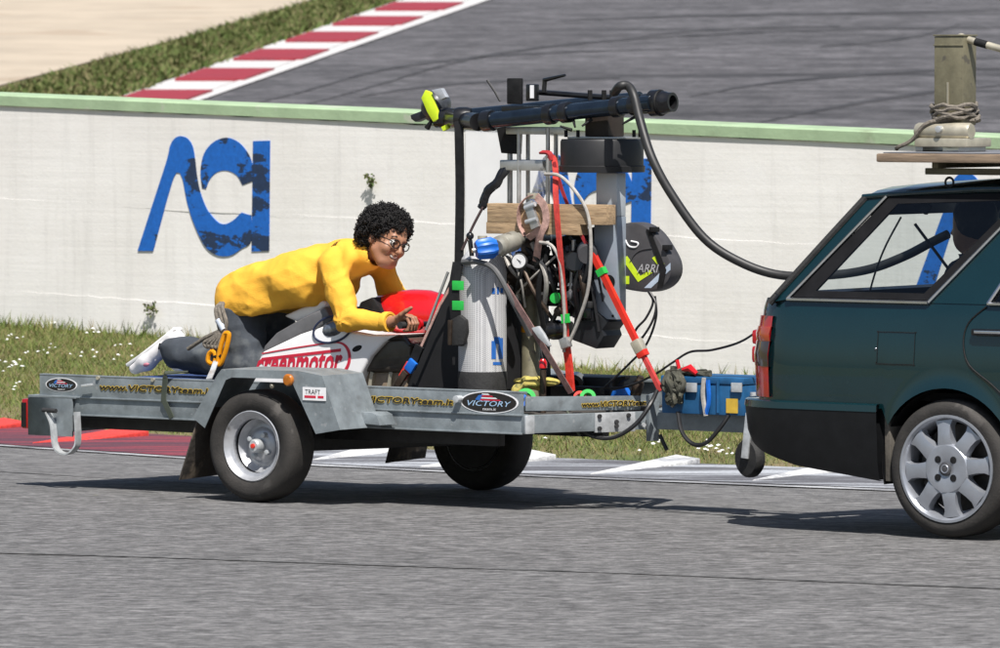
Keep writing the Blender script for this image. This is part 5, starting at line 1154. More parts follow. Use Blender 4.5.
# shoes
def shoe(ank, heel, ball_, toe, parent):
    hv_, bv, tv = Vector(heel), Vector(ball_), Vector(toe)
    sole_n = (bv-hv_).normalized().cross(V(0,1,0)).normalized()
    if sole_n.z < 0: sole_n = -sole_n
    def fn(P):
        d = chain(P, [(hv_, bv, .040, .046), (bv, tv, .046, .034), (Vector(ank), hv_, .046, .042)], .03); return smax(d, (P-np.array(hv_+sole_n*.030))@np.array(sole_n), .008)
    o_ = net(fn, [min(a)-.07 for a in zip(hv_, bv, tv, ank)], [max(a)+.07 for a in zip(hv_, bv, tv, ank)], .0065).build('shoe', shoew, parent, merge=False, angle=180)
    pr = [hv_-(bv-hv_).normalized()*.045, hv_+(bv-hv_)*.5, bv, tv+(tv-bv).normalized()*.03]; side_ = V(0,1,0); rows = []
    for k, p in enumerate(pr):
        wv = (.034,.036,.044,.026)[k]; rows.append([p+sole_n*.022-side_*wv, p+sole_n*.022+side_*wv, p+sole_n*.040+side_*wv, p+sole_n*.040-side_*wv])
    m = MB().grid(rows, True); n0 = len(m.v); m.f += [(0,1,2,3), (n0-4,n0-3,n0-2,n0-1)]; m.build('sole', mat('white_sole', (.78,.77,.76), .5), o_, bevel=.006)
    m = MB()
    for k in (.35,.5,.65): q = hv_+(tv-hv_)*k-sole_n*.040; m.tube([q-side_*.028, q-sole_n*.008, q+side_*.028], .004, 5)
    m.build('laces', shoew, o_)
    q = hv_+(bv-hv_)*.3; MB().tube([q-side_*.046+sole_n*.012, q-side_*.046-sole_n*.025+V(-.03,0,0)], .006, 6, flat=.5).build('side_stripe', blackm, o_)
    q = bv; MB().ball(bv-side_*.036-V(-.01,0,.012), (.035,.014,.018), 10, 6).build('side_patch', mat('pink_suede', (.55,.20,.25), .8, 0, .2, 20), o_)
h_ = tb(175,338,.87); b_ = tb(147,360,.87); t_ = tb(137,368,.87)
shoe(V(h_.x+.03,.87,h_.z-.03), V(h_.x,.87,h_.z), V(b_.x,.87,b_.z-.005), V(t_.x-.01,.87,max(t_.z,padz+.04)), rider)
shoe(V(h_.x+.02,1.17,padz+.07), V(h_.x-.02,1.17,padz+.075), V(h_.x-.17,1.17,padz+.055), V(h_.x-.23,1.17,padz+.045), rider)
from mathutils.bvhtree import BVHTree
_bv = BVHTree.FromPolygons([Vector(q) for q in jm.v], [tuple(f_) for f_ in jm.f])
def on_cloth(px, py):
    d = ray(px, py); dd = V(d.dot(T.f), d.dot(T.l), d.z).normalized(); o_ = T.tolocal(CAM); h_ = _bv.ray_cast(o_, dd); return (h_[0]+h_[1]*.0025*(-1 if h_[1].dot(dd) > 0 else 1)) if h_[0] else None
_t = text_obj('LIVIT', V(0,0,0), V(1,0,0), V(0,1,0), 6.0, mat('grey_print', (.16,.12,.04), .8), rider, width=17, shear=.2, name='back_print')
_b = BASE[rider.name]; _ok = True
for v_ in _t.data.vertices:
    x_, y_ = v_.co.x+_b.x, v_.co.y+_b.y; q_ = on_cloth(331+x_*.30+y_*.75, 247+x_*-.10-y_*.85+ x_*.0)
    if q_ is None: _ok = False; break
    v_.co = q_-_b
if not _ok: bpy.data.objects.remove(_t)
# safety rope and carabiner clipped to the rider's belt
rp_ = thing('safety_rope', 'knotted grey brown safety rope looped at the hip of the rider', 'rope', T, tb(214,345,.70))
m = MB()
for i in range(5):
    o_ = random.uniform(-1.5,1.5); m.tube(catmull([tb(222+o_,303,.72), tb(216+o_+i*1.4,309,.695), tb(218+o_+i*1.8,322,.685), tb(220+o_+i,331,.685)], 4), .011, 7)
for i in range(5):
    m.tube(catmull([tb(222+i,329,.685), tb(212+i*2.4,338,.675), tb(204+i*3.6,343+i,.67), tb(209+i*3.8,347,.675), tb(220+i*1.5,336,.68)], 4), .010, 7)
m.tube(catmull([tb(222,330,.685), tb(205,338,.68), tb(188,349,.69)], 4), .011, 7)
m.build('rope_coils', ropem, rp_)
MB().tube([tb(218,320,.682), tb(224,330,.680)], .017, 10).build('white_tape', mat('bluish_tape', (.45,.50,.58), .6), rp_)
kc = thing('carabiner', 'yellow carabiner on the rope behind the thigh of the rider', 'carabiner', T, tb(216,365,.66))
def lk(pts, r_): return MB().tube(catmull([tb(*p) for p in pts], 5), r_, 8)
lk([(226,333,.665),(229,335,.665),(226,350,.662),(221,363,.66),(218,363,.66),(220,350,.662),(224,336,.665),(226,333,.665)], .013).build('link', yellowp, kc)
lk([(212,351,.665),(209,354,.665),(208,361,.662),(212,364,.662),(215,362,.662),(215,354,.665),(212,351,.665)], .012).build('link', yellowp, kc)
MB().tube([tb(214,357,.66), tb(221,356,.66)], .010, 8).tube([tb(217,350,.665), tb(218,360,.665)], .006, 6).build('gate', blackm, kc)
MB().strap([tb(216,361,.655), tb(213,370,.62), tb(209,379,.45)], .03, .006, (1,0,0)).build('tether', galvb, kc)
# ------------------------------------------------------------------ the green estate car
WC = 1.74
teal = mat('dark_teal_car_paint', (.003,.025,.030), .26, .3, .06, 3, coat=1.0)
bumpm = mat('black_bumper_plastic', (.008,.0085,.0095), .40, 0, .15, 12, .05, 150, spec=.25)
chrome = mat('bright_trim', (.62,.64,.68), .18, .95, .05)
inter = mat('dark_interior', (.006,.006,.007), .7, 0, .3, 10, spec=.2)
glass = bpy.data.materials.new('car_glass'); glass.use_nodes = True; N = glass.node_tree.nodes; L = glass.node_tree.links
for n in list(N): N.remove(n)
go_ = N.new('ShaderNodeOutputMaterial'); mx = N.new('ShaderNodeMixShader'); tr = N.new('ShaderNodeBsdfTransparent'); gl = N.new('ShaderNodeBsdfGlossy'); lw = N.new('ShaderNodeLayerWeight'); fr = N.new('ShaderNodeMath'); fr.operation = 'POWER'; fr.inputs[1].default_value = 4; L.new(lw.outputs['Facing'], fr.inputs[0]); fa_ = N.new('ShaderNodeMath'); fa_.operation = 'MULTIPLY_ADD'; fa_.inputs[1].default_value = .85; fa_.inputs[2].default_value = .05; L.new(fr.outputs[0], fa_.inputs[0])
tr.inputs[0].default_value = (.70,.76,.77,1); gl.inputs['Roughness'].default_value = .02
L.new(fa_.outputs[0], mx.inputs[0]); L.new(tr.outputs[0], mx.inputs[1]); L.new(gl.outputs[0], mx.inputs[2]); L.new(mx.outputs[0], go_.inputs[0])
car = thing('estate_car', 'dark teal estate car towing the trailer, seen from its rear quarter', 'car', K, (1.2, WC/2, 0))
def lz(z):                                    # how far the flank leans in at a height
    if z > 1.07: return .036+(z-1.07)*.42
    return .036*abs((z-.72)/.35)**2 if z > .72 else .05*((.72-z)/.45)**2
FT, FN = -1.14, 3.62                          # tail and nose
def planloop(ft, fn, out=0.0, rr=.30, rf=.5, step=.035):
    pts = []
    f0 = ft+rr; n = int((fn-rf-f0)/step)
    for i in range(n+1): pts.append((f0+(fn-rf-f0)*i/n, 0.0, (0,-1)))
    for i in range(1, 12):
        a = math.pi/2*i/12; pts.append((fn-rf+rf*math.sin(a), rf*.55*(1-math.cos(a)), (math.sin(a), -math.cos(a))))
    for i in range(0, 21):
        t = i/20; l = rf*.55+(WC-2*rf*.55)*t; pts.append((fn+.06*(1-(2*t-1)**2), l, (1,0)))
    far = [(f, WC-l, (nx, -ny)) for f, l, (nx, ny) in pts[:n+12]][::-1]; pts += far
    for i in range(1, 14):
        a = math.pi/2*i/14; pts.append((f0-rr*math.sin(a)**1.0, WC-rr*.75*(1-math.cos(a)), (-math.sin(a), math.cos(a))))
    for i in range(0, 21):
        t = i/20; l = WC-rr*.75-(WC-2*rr*.75)*t; pts.append((ft-.035*(1-(2*t-1)**2), l, (-1,0)))
    for i in range(1, 14):
        a = math.pi/2*(1-i/14); pts.append((f0-rr*math.sin(a), rr*.75*(1-math.cos(a)), (-math.sin(a), -math.cos(a))))
    return pts
WB = 2.66; AR = .365; AZ = .325
def zlo(f, l):
    side = min(l, WC-l) < .12
    z = .25 if f > -.33 else .585
    if side:
        for fc in (0, WB):
            if abs(f-fc) < AR: z = max(z, AZ+math.sqrt(max(0, AR**2-(f-fc)**2)))
    return z
def belt(f): return 1.075 if f < 2.2 else 1.075-.20*((f-2.2)/1.4)**1.6
loop = planloop(FT, FN); rows = []
for k in range(13):
    t = k/12; row = []
    for f, l, (nx, ny) in loop:
        z = zlo(f, l)+(belt(f)-zlo(f, l))*t; d = lz(z)
        if k == 12: d += .004
        fl = .012*math.exp(-((math.hypot(f-0, z-AZ)-AR)/.03)**2) if min(l, WC-l) < .1 else 0
        row.append(V(f-nx*(d-fl), l-ny*(d-fl), z))
    rows.append(row)
body = MB().grid(rows, True).build('body_shell', teal, car, angle=50)
# arch liners and sills' underside
for fc in (0, WB):
    for s_ in (0, 1):
        r0 = []
        for l in (.03, .30):
            ll = l if not s_ else WC-l; r0.append([V(fc+AR*math.cos(a)*1.0, ll, AZ+AR*math.sin(a)) for a in np.linspace(-.25, math.pi+.25, 26)])
        r0.append([V(fc+.02*math.cos(a), (.30 if not s_ else WC-.30), AZ+.02*math.sin(a)) for a in np.linspace(-.25, math.pi+.25, 26)])
        MB().grid(r0).build('arch_liner', blackm, car)
MB().box((-1.0,.22,.30),(3.4,WC-.22,.36)).build('floor_pan', inter, car); MB().box((-.95,.12,.62),(.25,WC-.12,.66)).build('cargo_floor', inter, car)
# hood and belt deck
hr = []
for t in np.linspace(0, 1, 9):
    hr.append([V(f, lz(1.07)+.005+(WC-2*lz(1.07)-.01)*t, belt(f)+.05*(1-(2*t-1)**2)-(.0 if f < 3.3 else (f-3.3)*.3)) for f in np.linspace(2.05, 3.50, 12)])
MB().grid(hr).build('bonnet', teal, car)
def sp(f, z, out=0.0, s_=0):                  # point of the flank; s_ = 1 far side
    l = lz(z)-out; return V(f, l if not s_ else WC-l, z)
def flank(poly, name, m_, out=0.0, th=.02, bev=0):
    for s_ in (0, 1):
        P = [sp(f, z, out, s_) for f, z in poly]; MB().prism(P, (0, th if not s_ else -th, 0)).build(name, m_, car, smooth=False, bevel=bev)
Q = [(-.872,1.085),(-.455,1.553),(.318,1.582),(-.128,1.085)]
Qi = [(-.745,1.115),(-.405,1.520),(.235,1.545),(-.155,1.115)]
Dg = [(.205,1.085),(.47,1.575),(1.05,1.585),(1.05,1.085)]; Dg2 = [(1.13,1.085),(1.13,1.585),(1.50,1.565),(2.05,1.085)]
def ringpoly(outer, inner, name, m_, out=0.0):
    for s_ in (0, 1):
        A = [sp(f, z, out, s_) for f, z in outer]; B = [sp(f, z, out, s_) for f, z in inner]; n = len(A)
        m = MB().raw(A+B, [(i, (i+1)%n, (i+1)%n+n, i+n) for i in range(n)]); o = m.build(name, m_, car, smooth=False); md = o.modifiers.new('t','SOLIDIFY'); md.thickness = .012; md.offset = 0
ringpoly(Q, Qi, 'window_surround', inter, -.006)
for s_ in (0, 1):
    for poly in (Q, Dg, Dg2):
        P = [sp(f, z, -.001, s_) for f, z in poly]; MB().raw(P, [tuple(range(len(P)))]).build('window', glass, car, smooth=False)
flank([(-.128,1.075),(.318,1.582),(.46,1.582),(.195,1.075)], 'rear_pillar', teal); flank([(1.05,1.075),(1.05,1.588),(1.13,1.588),(1.13,1.075)], 'centre_pillar', teal); flank([(2.07,1.075),(1.50,1.568),(1.58,1.568),(2.2,1.075)], 'front_pillar', teal)
flank([(-.965,1.062),(-.575,1.548),(-.47,1.556),(-.89,1.075)], 'tail_pillar', teal)
# roof
RP = [(-.60,1.548),(-.45,1.562),(0,1.590),(.6,1.602),(1.2,1.598),(1.56,1.572)]
rr_ = []
for t in np.linspace(0, 1, 11):
    rr_.append([V(f, lz(z)+(WC-2*lz(z))*t, z+.055*(1-(2*t-1)**4)) for f, z in RP])
o = MB().grid(rr_).build('roof', teal, car); md = o.modifiers.new('t','SOLIDIFY'); md.thickness = .02; md.offset = -1
MB().box((-.45,.32,1.545),(1.5,WC-.32,1.57)).build('headliner', inter, car)
for s_ in (0, 1):  # roof gutter
    MB().tube([sp(f, z+.004, .006, s_) for f, z in RP], .012, 8).build('roof_gutter', teal, car)
# windscreen and open tailgate frame
MB().raw([V(2.05,.10,1.085),V(2.05,WC-.10,1.085),V(1.58,WC-.28,1.575),V(1.58,.28,1.575)], [(0,1,2,3)]).build('windscreen', glass, car, smooth=False)
def tg(l, t): # tailgate plane, t 0 bottom 1 top
    z = 1.062+.486*t; return V(-.965+.39*t-.04*(1-((l-WC/2)/(WC/2))**2), l, z)
m = MB()
for s_ in (0, 1):
    A = [sp(-.965,1.062,0,s_), sp(-.575,1.548,0,s_)]; w_ = .075 if not s_ else -.075
    m.raw([A[0], V(A[0].x-.02, A[0].y+w_, A[0].z), V(A[1].x-.02, A[1].y+w_, A[1].z), A[1]], [(0,1,2,3)])
a0, a1 = sp(-.575,1.548), sp(-.575,1.548,0,1); m.raw([a0, a1, V(-.655,a1.y-.02,1.47), V(-.655,a0.y+.02,1.47)], [(0,1,2,3)])
b0, b1 = sp(-.965,1.062), sp(-.965,1.062,0,1); m.raw([b0, b1, V(b1.x+.02,b1.y,1.10), V(b0.x+.02,b0.y,1.10)], [(0,1,2,3)])
o = m.build('tailgate_frame', blackp, car, smooth=False); md = o.modifiers.new('t','SOLIDIFY'); md.thickness = .025; md.offset = 0
MB().tube(catmull([sp(-.985,1.055), sp(-.86,1.21), sp(-.72,1.385), sp(-.585,1.55)], 4), .017, 8).build('tailgate_seal', blackr, car)
m = MB().grid([[V(FT-.0-.035*(1-(2*t-1)**2)+.03, .22+(WC-.44)*t, 1.068) for t in np.linspace(0,1,12)], [V(-.975-.03*(1-(2*t-1)**2), .12+(WC-.24)*t, 1.075) for t in np.linspace(0,1,12)]]); m.build('tailgate_ledge', teal, car)
MB().box((FT-.055,.62,.70),(FT-.02,1.12,.82)).build('number_plate', wlet, car, bevel=.004)
# chrome strips round the quarter glass
def trim(poly, w_=.012): MB().tube([sp(f, z, .008) for f, z in poly], w_, 6, flat=.7).build('chrome_trim', chrome, car)
trim([(-.118,1.078),(.325,1.588)]); trim([(-.885,1.076),(-.118,1.076)]); trim([(-.887,1.078),(-.47,1.556)]); trim([(.20,1.078),(.465,1.58)]); trim([(.20,1.078),(1.05,1.078)])
# door gaps, flap, handle
def gap(pts, m_=blackm, r_=.004): MB().tube([sp(f, z, .002) for f, z in pts], r_, 5).build('panel_gap', m_, car)
gap(catmull([V(.17,1.06,0), V(.10,.99,0), V(.085,.90,0), V(.12,.80,0), V(.22,.73,0), V(.33,.66,0)], 4) and [(p.x, p.y) for p in catmull([V(.19,1.065,0), V(.105,.99,0), V(.085,.90,0), V(.12,.80,0), V(.24,.715,0), V(.345,.63,0)], 4)])
gap([(1.09,1.07),(1.09,.30)]); gap([(1.98,1.07),(1.98,.32)])
fx = [(p.x, p.y) for p in catmull([V(-.374,.80,0),V(-.374,.93,0),V(-.366,.938,0),V(-.185,.938,0),V(-.176,.93,0),V(-.176,.80,0),V(-.185,.793,0),V(-.366,.793,0),V(-.374,.80,0)], 3)]
gap(fx, blackm, .0016)
for f in (.135, 1.15):
    h_ = MB().box((f, -.012, .935), (f+.20, .03, .965)).build('door_handle', blackp, car, bevel=.006); MB().box((f+.02, -.018, .945), (f+.20, -.0125, .958)).build('handle_trim', chrome, h_, bevel=.002)
MB().ball(sp(-.383,.86), .006).build('flap_hinge', chrome, car)
# tail lamps
rl = mat('tail_lens_red', (.42,.006,.012), .12, 0, .15, 25, coat=.8); al = mat('tail_lens_amber', (.45,.05,.01), .12, 0, .1, 25, coat=.8); dl_ = mat('tail_lens_smoke', (.03,.015,.02), .12, 0, .1, coat=.8)
sub = [q for q in loop if q[0] < -.925 and q[1] < .62]
sub = [q for q in loop[-14:]]+[q for q in loop[:2]]
idx = [i for i, q in enumerate(loop) if q[0] < -.955 and q[1] < .42]
sub = [loop[i] for i in idx]
def lamp(z0, z1, m_, nm, par_=None, out=.012, s=sub):
    rws = []
    for z, o_ in ((z0,-.03),(z0,out),(.5*(z0+z1),out+.006),(z1,out),(z1,-.03)): rws.append([V(f-nx*(lz(z)-o_), l-ny*(lz(z)-o_), z) for f, l, (nx, ny) in s])
    return MB().grid(rws).build(nm, m_, par_ or car)
tl = lamp(.618, .995, rl, 'tail_lamp'); lamp(.88, .945, al, 'indicator', tl, .0155); lamp(.76, .876, dl_, 'lens', tl, .0155, sub[len(sub)//3:]); 
MB().grid([[V(p.x, WC-p.y, p.z) for p in r] for r in [[V(f-nx*(lz(z)-o_), l-ny*(lz(z)-o_), z) for f, l, (nx, ny) in sub] for z, o_ in ((.618,-.03),(.618,.012),(.8,.018),(.995,.012),(.995,-.03))]]).build('tail_lamp', rl, car)
# red tow-socket lamp hung beside the tail
# rear bumper
bl_ = planloop(FT-.055, FN+.05, rr=.34); bi = [i for i, q in enumerate(bl_) if q[0] < -.33]
near = [i for i in bi if i < 80]; seq = [bl_[i] for i in bi]
start = next(k for k in range(len(seq)) if seq[k][1] > WC/2 ); seq = [q for q in seq if True]
first = [q for q in seq if q[1] < WC/2 and q[2] == (0,-1)]; rest = [q for q in seq if not (q[1] < WC/2 and q[2] == (0,-1))]
seq = rest+first
def zbb(f): return float(np.interp(f, [-1.25,-1.12,-1.02,-.81,-.33], [.44,.40,.36,.305,.248]))
rws = []
for k, (t, o_) in enumerate(((0,-.04),(0,.0),(.25,.018),(.8,.03),(.92,.03),(.93,.022),(1.0,.022),(1.0,-.03))):
    rws.append([V(f-nx*(lz(.6)-o_), l-ny*(lz(.6)-o_), zbb(f)+(.60-zbb(f))*t) for f, l, (nx, ny) in seq])
bp_ = MB().grid(rws).build('rear_bumper', bumpm, car)
rws = []
for z, o_ in ((.570,.024),(.570,.033),(.600,.030),(.606,.02),(.606,-.04)): rws.append([V(f-nx*(lz(.6)-o_), l-ny*(lz(.6)-o_), z) for f, l, (nx, ny) in seq])
MB().grid(rws).build('bumper_cap', teal, bp_)
MB().box((-.43,.035,.255),(-.346,.33,.60)).build('bumper_end', bumpm, car, bevel=.01)
MB().prism([V(-.345,.03,.25),V(-.315,.03,.25),V(-.318,.02,.50),V(-.345,.02,.55)], (0,.22,0)).build('mud_flap', mat('road_dirt_rubber', (.10,.09,.075), .85, 0, .3, 14, .2, 40), car, bevel=.004)
MB().box((-.9,.45,.30),(-.4,1.3,.42)).build('exhaust_box', MATS['dark_steel'], car, bevel=.03); MB().bar(V(-1.35,WC/2,.40), V(-.9,WC/2,.38), .05, .05).build('tow_bar', MATS['dark_steel'], car, bevel=.005)
# front: bumper and lamps (outside the picture)
MB().box((FN-.05,.28,.33),(FN+.10,WC-.28,.56)).build('front_bumper', bumpm, car, bevel=.04)
for l in (.30, WC-.62): MB().box((FN-.05,l,.66),(FN+.055,l+.32,.80)).build('headlight', chrome, car, bevel=.03)
# alloy wheels
silver = mat('alloy_silver', (.37,.39,.43), .34, .6, .08, 10)
def car_wheel(fc, s_):
    o = V(fc, 0 if not s_ else WC, .322); ax = V(0, -1 if not s_ else 1, 0); Rw = .318
    w_ = MB().lathe([(.236,-.19),(.245,-.18),(.225,-.16),(.215,-.06),(.222,-.03),(.232,-.012),(.247,-.004),(.247,.004),(.236,.004),(.228,-.006),(.218,-.03),(.212,-.10)], o, ax, 56).build('wheel', silver, car)
    MB().lathe([(.238,-.195),(.27,-.205),(.302,-.195),(.314,-.17),(Rw,-.15),(Rw,-.055),(.314,-.03),(.303,-.012),(.285,.0),(.265,.002),(.25,-.002),(.244,-.01)], o, ax, 64).build('tyre', tyre, w_)
    MB().lathe([(.20,-.11),(0,-.11)], o, ax, 32).build('brake_disc', mat('brake_steel', (.10,.095,.09), .5, .7, .3, 14), w_)
    u = V(1,0,0); v = V(0,0,1)
    for k in range(8):
        a = math.pi/8*0+k*math.pi/4+.10; d = u*math.cos(a)+v*math.sin(a); e = u*-math.sin(a)+v*math.cos(a); m = MB(); rws = []
        for r_, hw, dep in ((.095,.046,.0),(.125,.040,.004),(.16,.036,.002),(.195,.038,-.004),(.222,.054,-.008)):
            rws.append([o+d*r_+e*hw+ax*(dep-.045), o+d*r_+e*hw*.86+ax*(dep-.006), o+d*r_+ax*dep, o+d*r_-e*hw*.86+ax*(dep-.006), o+d*r_-e*hw+ax*(dep-.045)])
        m.grid(rws).build('spoke', silver, w_)
    MB().lathe([(.118,-.05),(.118,-.008),(.108,.002),(.05,.006),(.04,.002),(0,.002)], o, ax, 32).build('hub', silver, w_)
    MB().lathe([(.030,.004),(.032,.010),(.026,.014),(0,.015)], o, ax, 20).build('hub_cap', MATS['dark_grey_plastic'], w_)
    MB().torus(o+ax*.014, ax, .018, .003, 18, 5).build('cap_emblem', silver, w_)
    for k in range(4):
        a = math.pi/4+k*math.pi/2; MB().lathe([(.017,.0065),(.013,.0068),(0,.0069)], o+(u*math.cos(a)+v*math.sin(a))*.058, ax, 12).build('bolt_hole', blackm, w_)
for fc in (0, WB):
    for s_ in (0, 1): car_wheel(fc, s_)
# seats
for l in (.42, 1.30):
    for f in (.95, 1.0):
        pass
    st2 = MB().prism([V(1.05,l-.24,.62),V(1.15,l-.24,.62),V(.95,l-.22,1.22),V(.85,l-.22,1.22)], (0,.48,0)).box((1.1,l-.24,.50),(1.6,l+.24,.64)).build('front_seat', inter, car, bevel=.03)
    MB().box((.82,l-.12,1.25),(.93,l+.12,1.42)).build('headrest', inter, st2, bevel=.03)
MB().prism([V(.30,.2,.62),V(.42,.2,.62),V(.30,.2,1.10),V(.20,.2,1.10)], (0,WC-.4,0)).build('rear_seat', inter, car, bevel=.03)
MB().bar(sp(-.36,1.53,-.10), sp(-.36,1.53,-.10)+V(.06,0,-.04), .03, .05).build('cabin_fitting', blackm, car, bevel=.005)
MB().tube(catmull([K.at(901,217,.45), K.at(886,245,.45), K.at(876,270,.45), K.at(869,294,.45)], 4), .005, 5).build('aerial_lead', cable, car)
MB().tube([K.at(915,224,.45), K.at(953,275,.45)], .008, 6).build('cabin_brace', blackm, car)
# ------------------------------------------------------------------ things on the car roof
rack = thing('roof_rack', 'grey steel roof rack bars bolted on the car roof under the plywood', 'roof rack', K, (.3, WC/2, 1.61))
rz0 = K.at(900,171,.30).z
for l in (.34, WC-.34):
    MB().bar(V(-.32,l,rz0), V(1.5,l,rz0), .03, .03).build('rail', olive, rack, bevel=.004)
    for f in (-.24, .05, .9, 1.35): MB().bar(V(f,l,1.585), V(f,l,rz0-.012), .03, .025).build('foot', MATS['dark_steel'], rack, bevel=.003)
    MB().torus(V(-.19,l-.01,rz0-.05), (0,1,0), .022, .006, 16, 6).build('clamp_ring', MATS['dark_steel'], rack)
for f in (-.25, .4, 1.2): MB().bar(V(f,.30,rz0+.028), V(f,WC-.30,rz0+.028), .035, .026).build('cross_bar', olive, rack, bevel=.004)
bz = rz0+.043; pa = K.at(876,153,.16)
ply = mat('weathered_plywood', (.26,.19,.13), .75, 0, .25, 7, .2, 40, stretch=(1,5,12), spots=[((.12,.09,.07), 6, .6)]); plytop = mat('board_top_grey', (.16,.165,.18), .7, 0, .2, 5)
plank = thing('plywood_platform', 'weathered plywood platform with grey top lying over the car roof', 'platform', K, (.5, WC/2, bz))
bz1 = bz+.04
MB().box((pa.x,.16,bz),(1.6,WC-.16,bz1)).build('plywood_sheet', ply, plank, bevel=.008); MB().box((pa.x+.02,.19,bz1+.001),(1.58,WC-.19,bz1+.006)).build('grey_top_sheet', plytop, plank, bevel=.002)
tz = bz1+.006; lp_ = .50
mount = thing('camera_mount_post', 'olive box-section post on a cream clamp bolted to the roof platform', 'mount', K, (K.at(940,150,lp_).x, lp_, tz))
q0, q1 = K.at(934,112,lp_), K.at(963,36,lp_)
MB().box((q0.x,lp_,q0.z-.06),(q1.x,lp_+.12,q1.z)).build('post', olive, mount, bevel=.005)
MB().box((q0.x-.004,lp_-.004,q1.z+.001),(q1.x+.004,lp_+.124,q1.z+.008)).box((q0.x-.003,lp_-.004,q1.z-.045),(q1.x+.003,lp_-.001,q1.z-.038)).build('post_cap', olive, mount, bevel=.002)
g0, g1 = K.at(948,82,lp_), K.at(950,106,lp_); MB().box((g0.x-.003,lp_-.006,g1.z),(g0.x+.005,lp_-.0005,g0.z)).build('slot', cream, mount)
q2, q3 = K.at(913,134,lp_-.06), K.at(967,126,lp_-.06)
MB().lathe([(0,0),(.035,0),(.04,.01),(.04,q3.x-q2.x-.01),(.035,q3.x-q2.x),(0,q3.x-q2.x)], V(q2.x,lp_-.02,K.at(940,131,lp_).z), (1,0,0), 20).build('clamp_roller', cream, mount)
k0, k1 = K.at(914,149,lp_-.06), K.at(967,134,lp_-.06)
MB().box((k0.x,lp_-.06,tz+.022),(k1.x,lp_+.16,K.at(940,138,lp_-.06).z)).build('clamp_base', cream, mount, bevel=.008)
for px in (919, 962): c = K.at(px,150,lp_-.04); MB().box((c.x-.02,lp_-.04,tz+.0005),(c.x+.02,lp_+.14,tz+.022)).build('clamp_foot', alu, mount, bevel=.002)
c = K.at(940,129,lp_-.06); MB().cyl(V(c.x,lp_-.08,c.z), V(c.x,lp_-.05,c.z), .016, 12).build('clamp_bolt', galvb, mount, bevel=.002)
bp0, bp1 = K.at(963,38,lp_+.05), K.at(1062,66,lp_+.05); dv = bp1-bp0
pl_ = thing('boom_pole', 'cream pole with dark tape band sloping down from the top of the olive post', 'pole', K, tuple(bp1))
MB().tube([bp0, bp0+dv*.3, bp1], .017, 12).build('pole', cream, pl_); MB().tube([bp0+dv*.13, bp0+dv*.25], .0185, 12).build('tape_band', blackm, pl_); MB().ball(bp0+V(-.01,0,0), .024).build('pole_joint', cream, pl_)
MB().tube([bp1, bp1+V(.30,.0,-.15), V(bp1.x+.62,lp_+.05,tz+.002)], .017, 12).build('pole_foot', cream, pl_)
rope = MB(); rcx, rcy = (q0.x+q1.x)/2, lp_+.06
pth = []
for i in range(86):
    a = i*2*math.pi/20; pth.append(V(rcx+(.105+.01*math.sin(i*.9))*math.cos(a), rcy+.105*math.sin(a), K.at(948,120,lp_).z+.075*i/86+.008*math.sin(i*1.7)))
rope.tube(pth, .010, 7)
rope.tube(catmull([pth[0], K.at(930,122,lp_-.05), K.at(912,140,lp_-.06), V(K.at(905,150,lp_).x,lp_-.06,tz+.02), V(K.at(899,153,lp_).x,lp_-.02,tz+.012)], 5), .010, 7)
solo(rope, 'rope', 'grey rope wound round the foot of the olive post on the car roof', 'rope', K, tuple(pth[0]), ropem)
# red marker lamp unit clamped to the bumper on a steel stalk
c = K.at(763,345,.42); mk = thing('marker_lamp', 'red trailer lamp on a grey stalk beside the car tail light', 'lamp', K, V(c.x, .42, .606))
MB().box((c.x-.03,.36,c.z-.085),(c.x+.03,.48,c.z-.0)).build('lens', rl, mk, bevel=.02); MB().box((c.x-.03,.365,c.z+.004),(c.x+.03,.475,c.z+.075)).build('lens', rl, mk, bevel=.015)
MB().bar(V(c.x+.0,.42,.606), V(c.x+.0,.42,c.z-.08), .02, .03).build('stalk', galvb, mk)

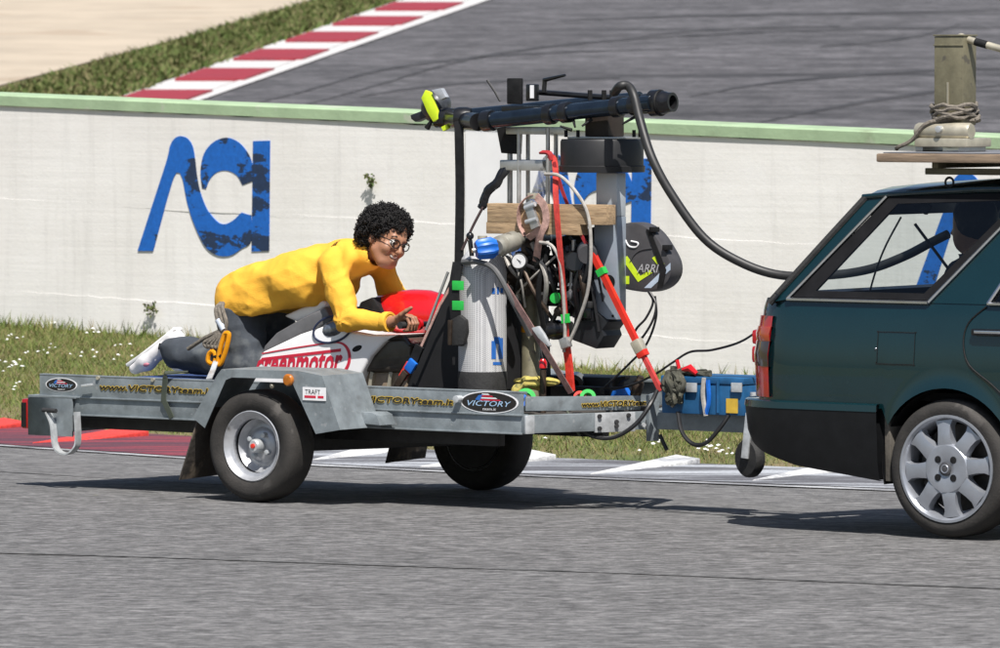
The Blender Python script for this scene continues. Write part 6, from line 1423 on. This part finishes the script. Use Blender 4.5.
# passenger in the load bay
pg = thing('person', 'dark haired passenger in a dark jacket seated inside the car behind the quarter window', 'person', K, (.05,.78,.66))
ph = K.at(972,226,.78)
def pass_body(P):
    c = np.array(ph); d = sd_ell(P, c+(0,0,.02), (.095,.078,.115)); d = smin(d, sd_ell(P, c+(-.035,0,-.06), (.06,.055,.07)), .03); d = smin(d, sd_caps(P, c+(-.09,0,-.01), c+(-.105,0,-.035), .010, .014), .015)
    d = smin(d, sd_caps(P, c+(.01,0,-.08), c+(.04,0,-.20), .055, .06), .03)
    for s_ in (-1, 1):
        d = smin(d, chain(P, [(c+(.05,s_*.09,-.26), c+(.06,s_*.08,-.60), .115, .12), (c+(.05,s_*.19,-.24), c+(-.06,s_*.24,-.50), .06, .05), (c+(-.06,s_*.24,-.50), c+(-.28,s_*.15,-.42), .05, .04), (c+(.05,s_*.10,-.60), c+(-.30,s_*.14,-.58), .10,.075)], .03), .05)
        for j in range(5): d = smin(d, sd_caps(P, c+(-.28,s_*.15+.018*(j-2),-.42), c+(-.345+.012*abs(j-1.5),s_*.15+.022*(j-2),-.43), .012, .009), .006)
    return d
pb = net(pass_body, (ph.x-.45,.40,.66), (ph.x+.25,1.16,ph.z+.17), .014); pb.v = [(x,y,max(z,.668)) for x,y,z in pb.v]
pb.build('body', skin, pg, merge=False, angle=180)
net(lambda P: smax(pass_body(P)-.012+folds(P,.6), P[...,2]-(ph.z-.13), .01), (ph.x-.28,.40,.66), (ph.x+.25,1.16,ph.z-.05), .014).build('jacket', mat('navy_jacket', (.01,.014,.03), .8), pg, merge=False, angle=180)
hr2 = net(lambda P: smax(sd_ell(P, np.array(ph)+(.02,0,.04), (.112,.096,.12))+.004*np.sin(120*P[...,0])*np.sin(110*P[...,1])*np.sin(100*P[...,2]), -sd_ell(P, np.array(ph)+(-.09,0,-.05), (.08,.1,.12)), .01), (ph.x-.12,ph.y-.13,ph.z-.12), (ph.x+.16,ph.y+.13,ph.z+.19), .008); hr2.build('hair', hairm, pg, merge=False, angle=180)
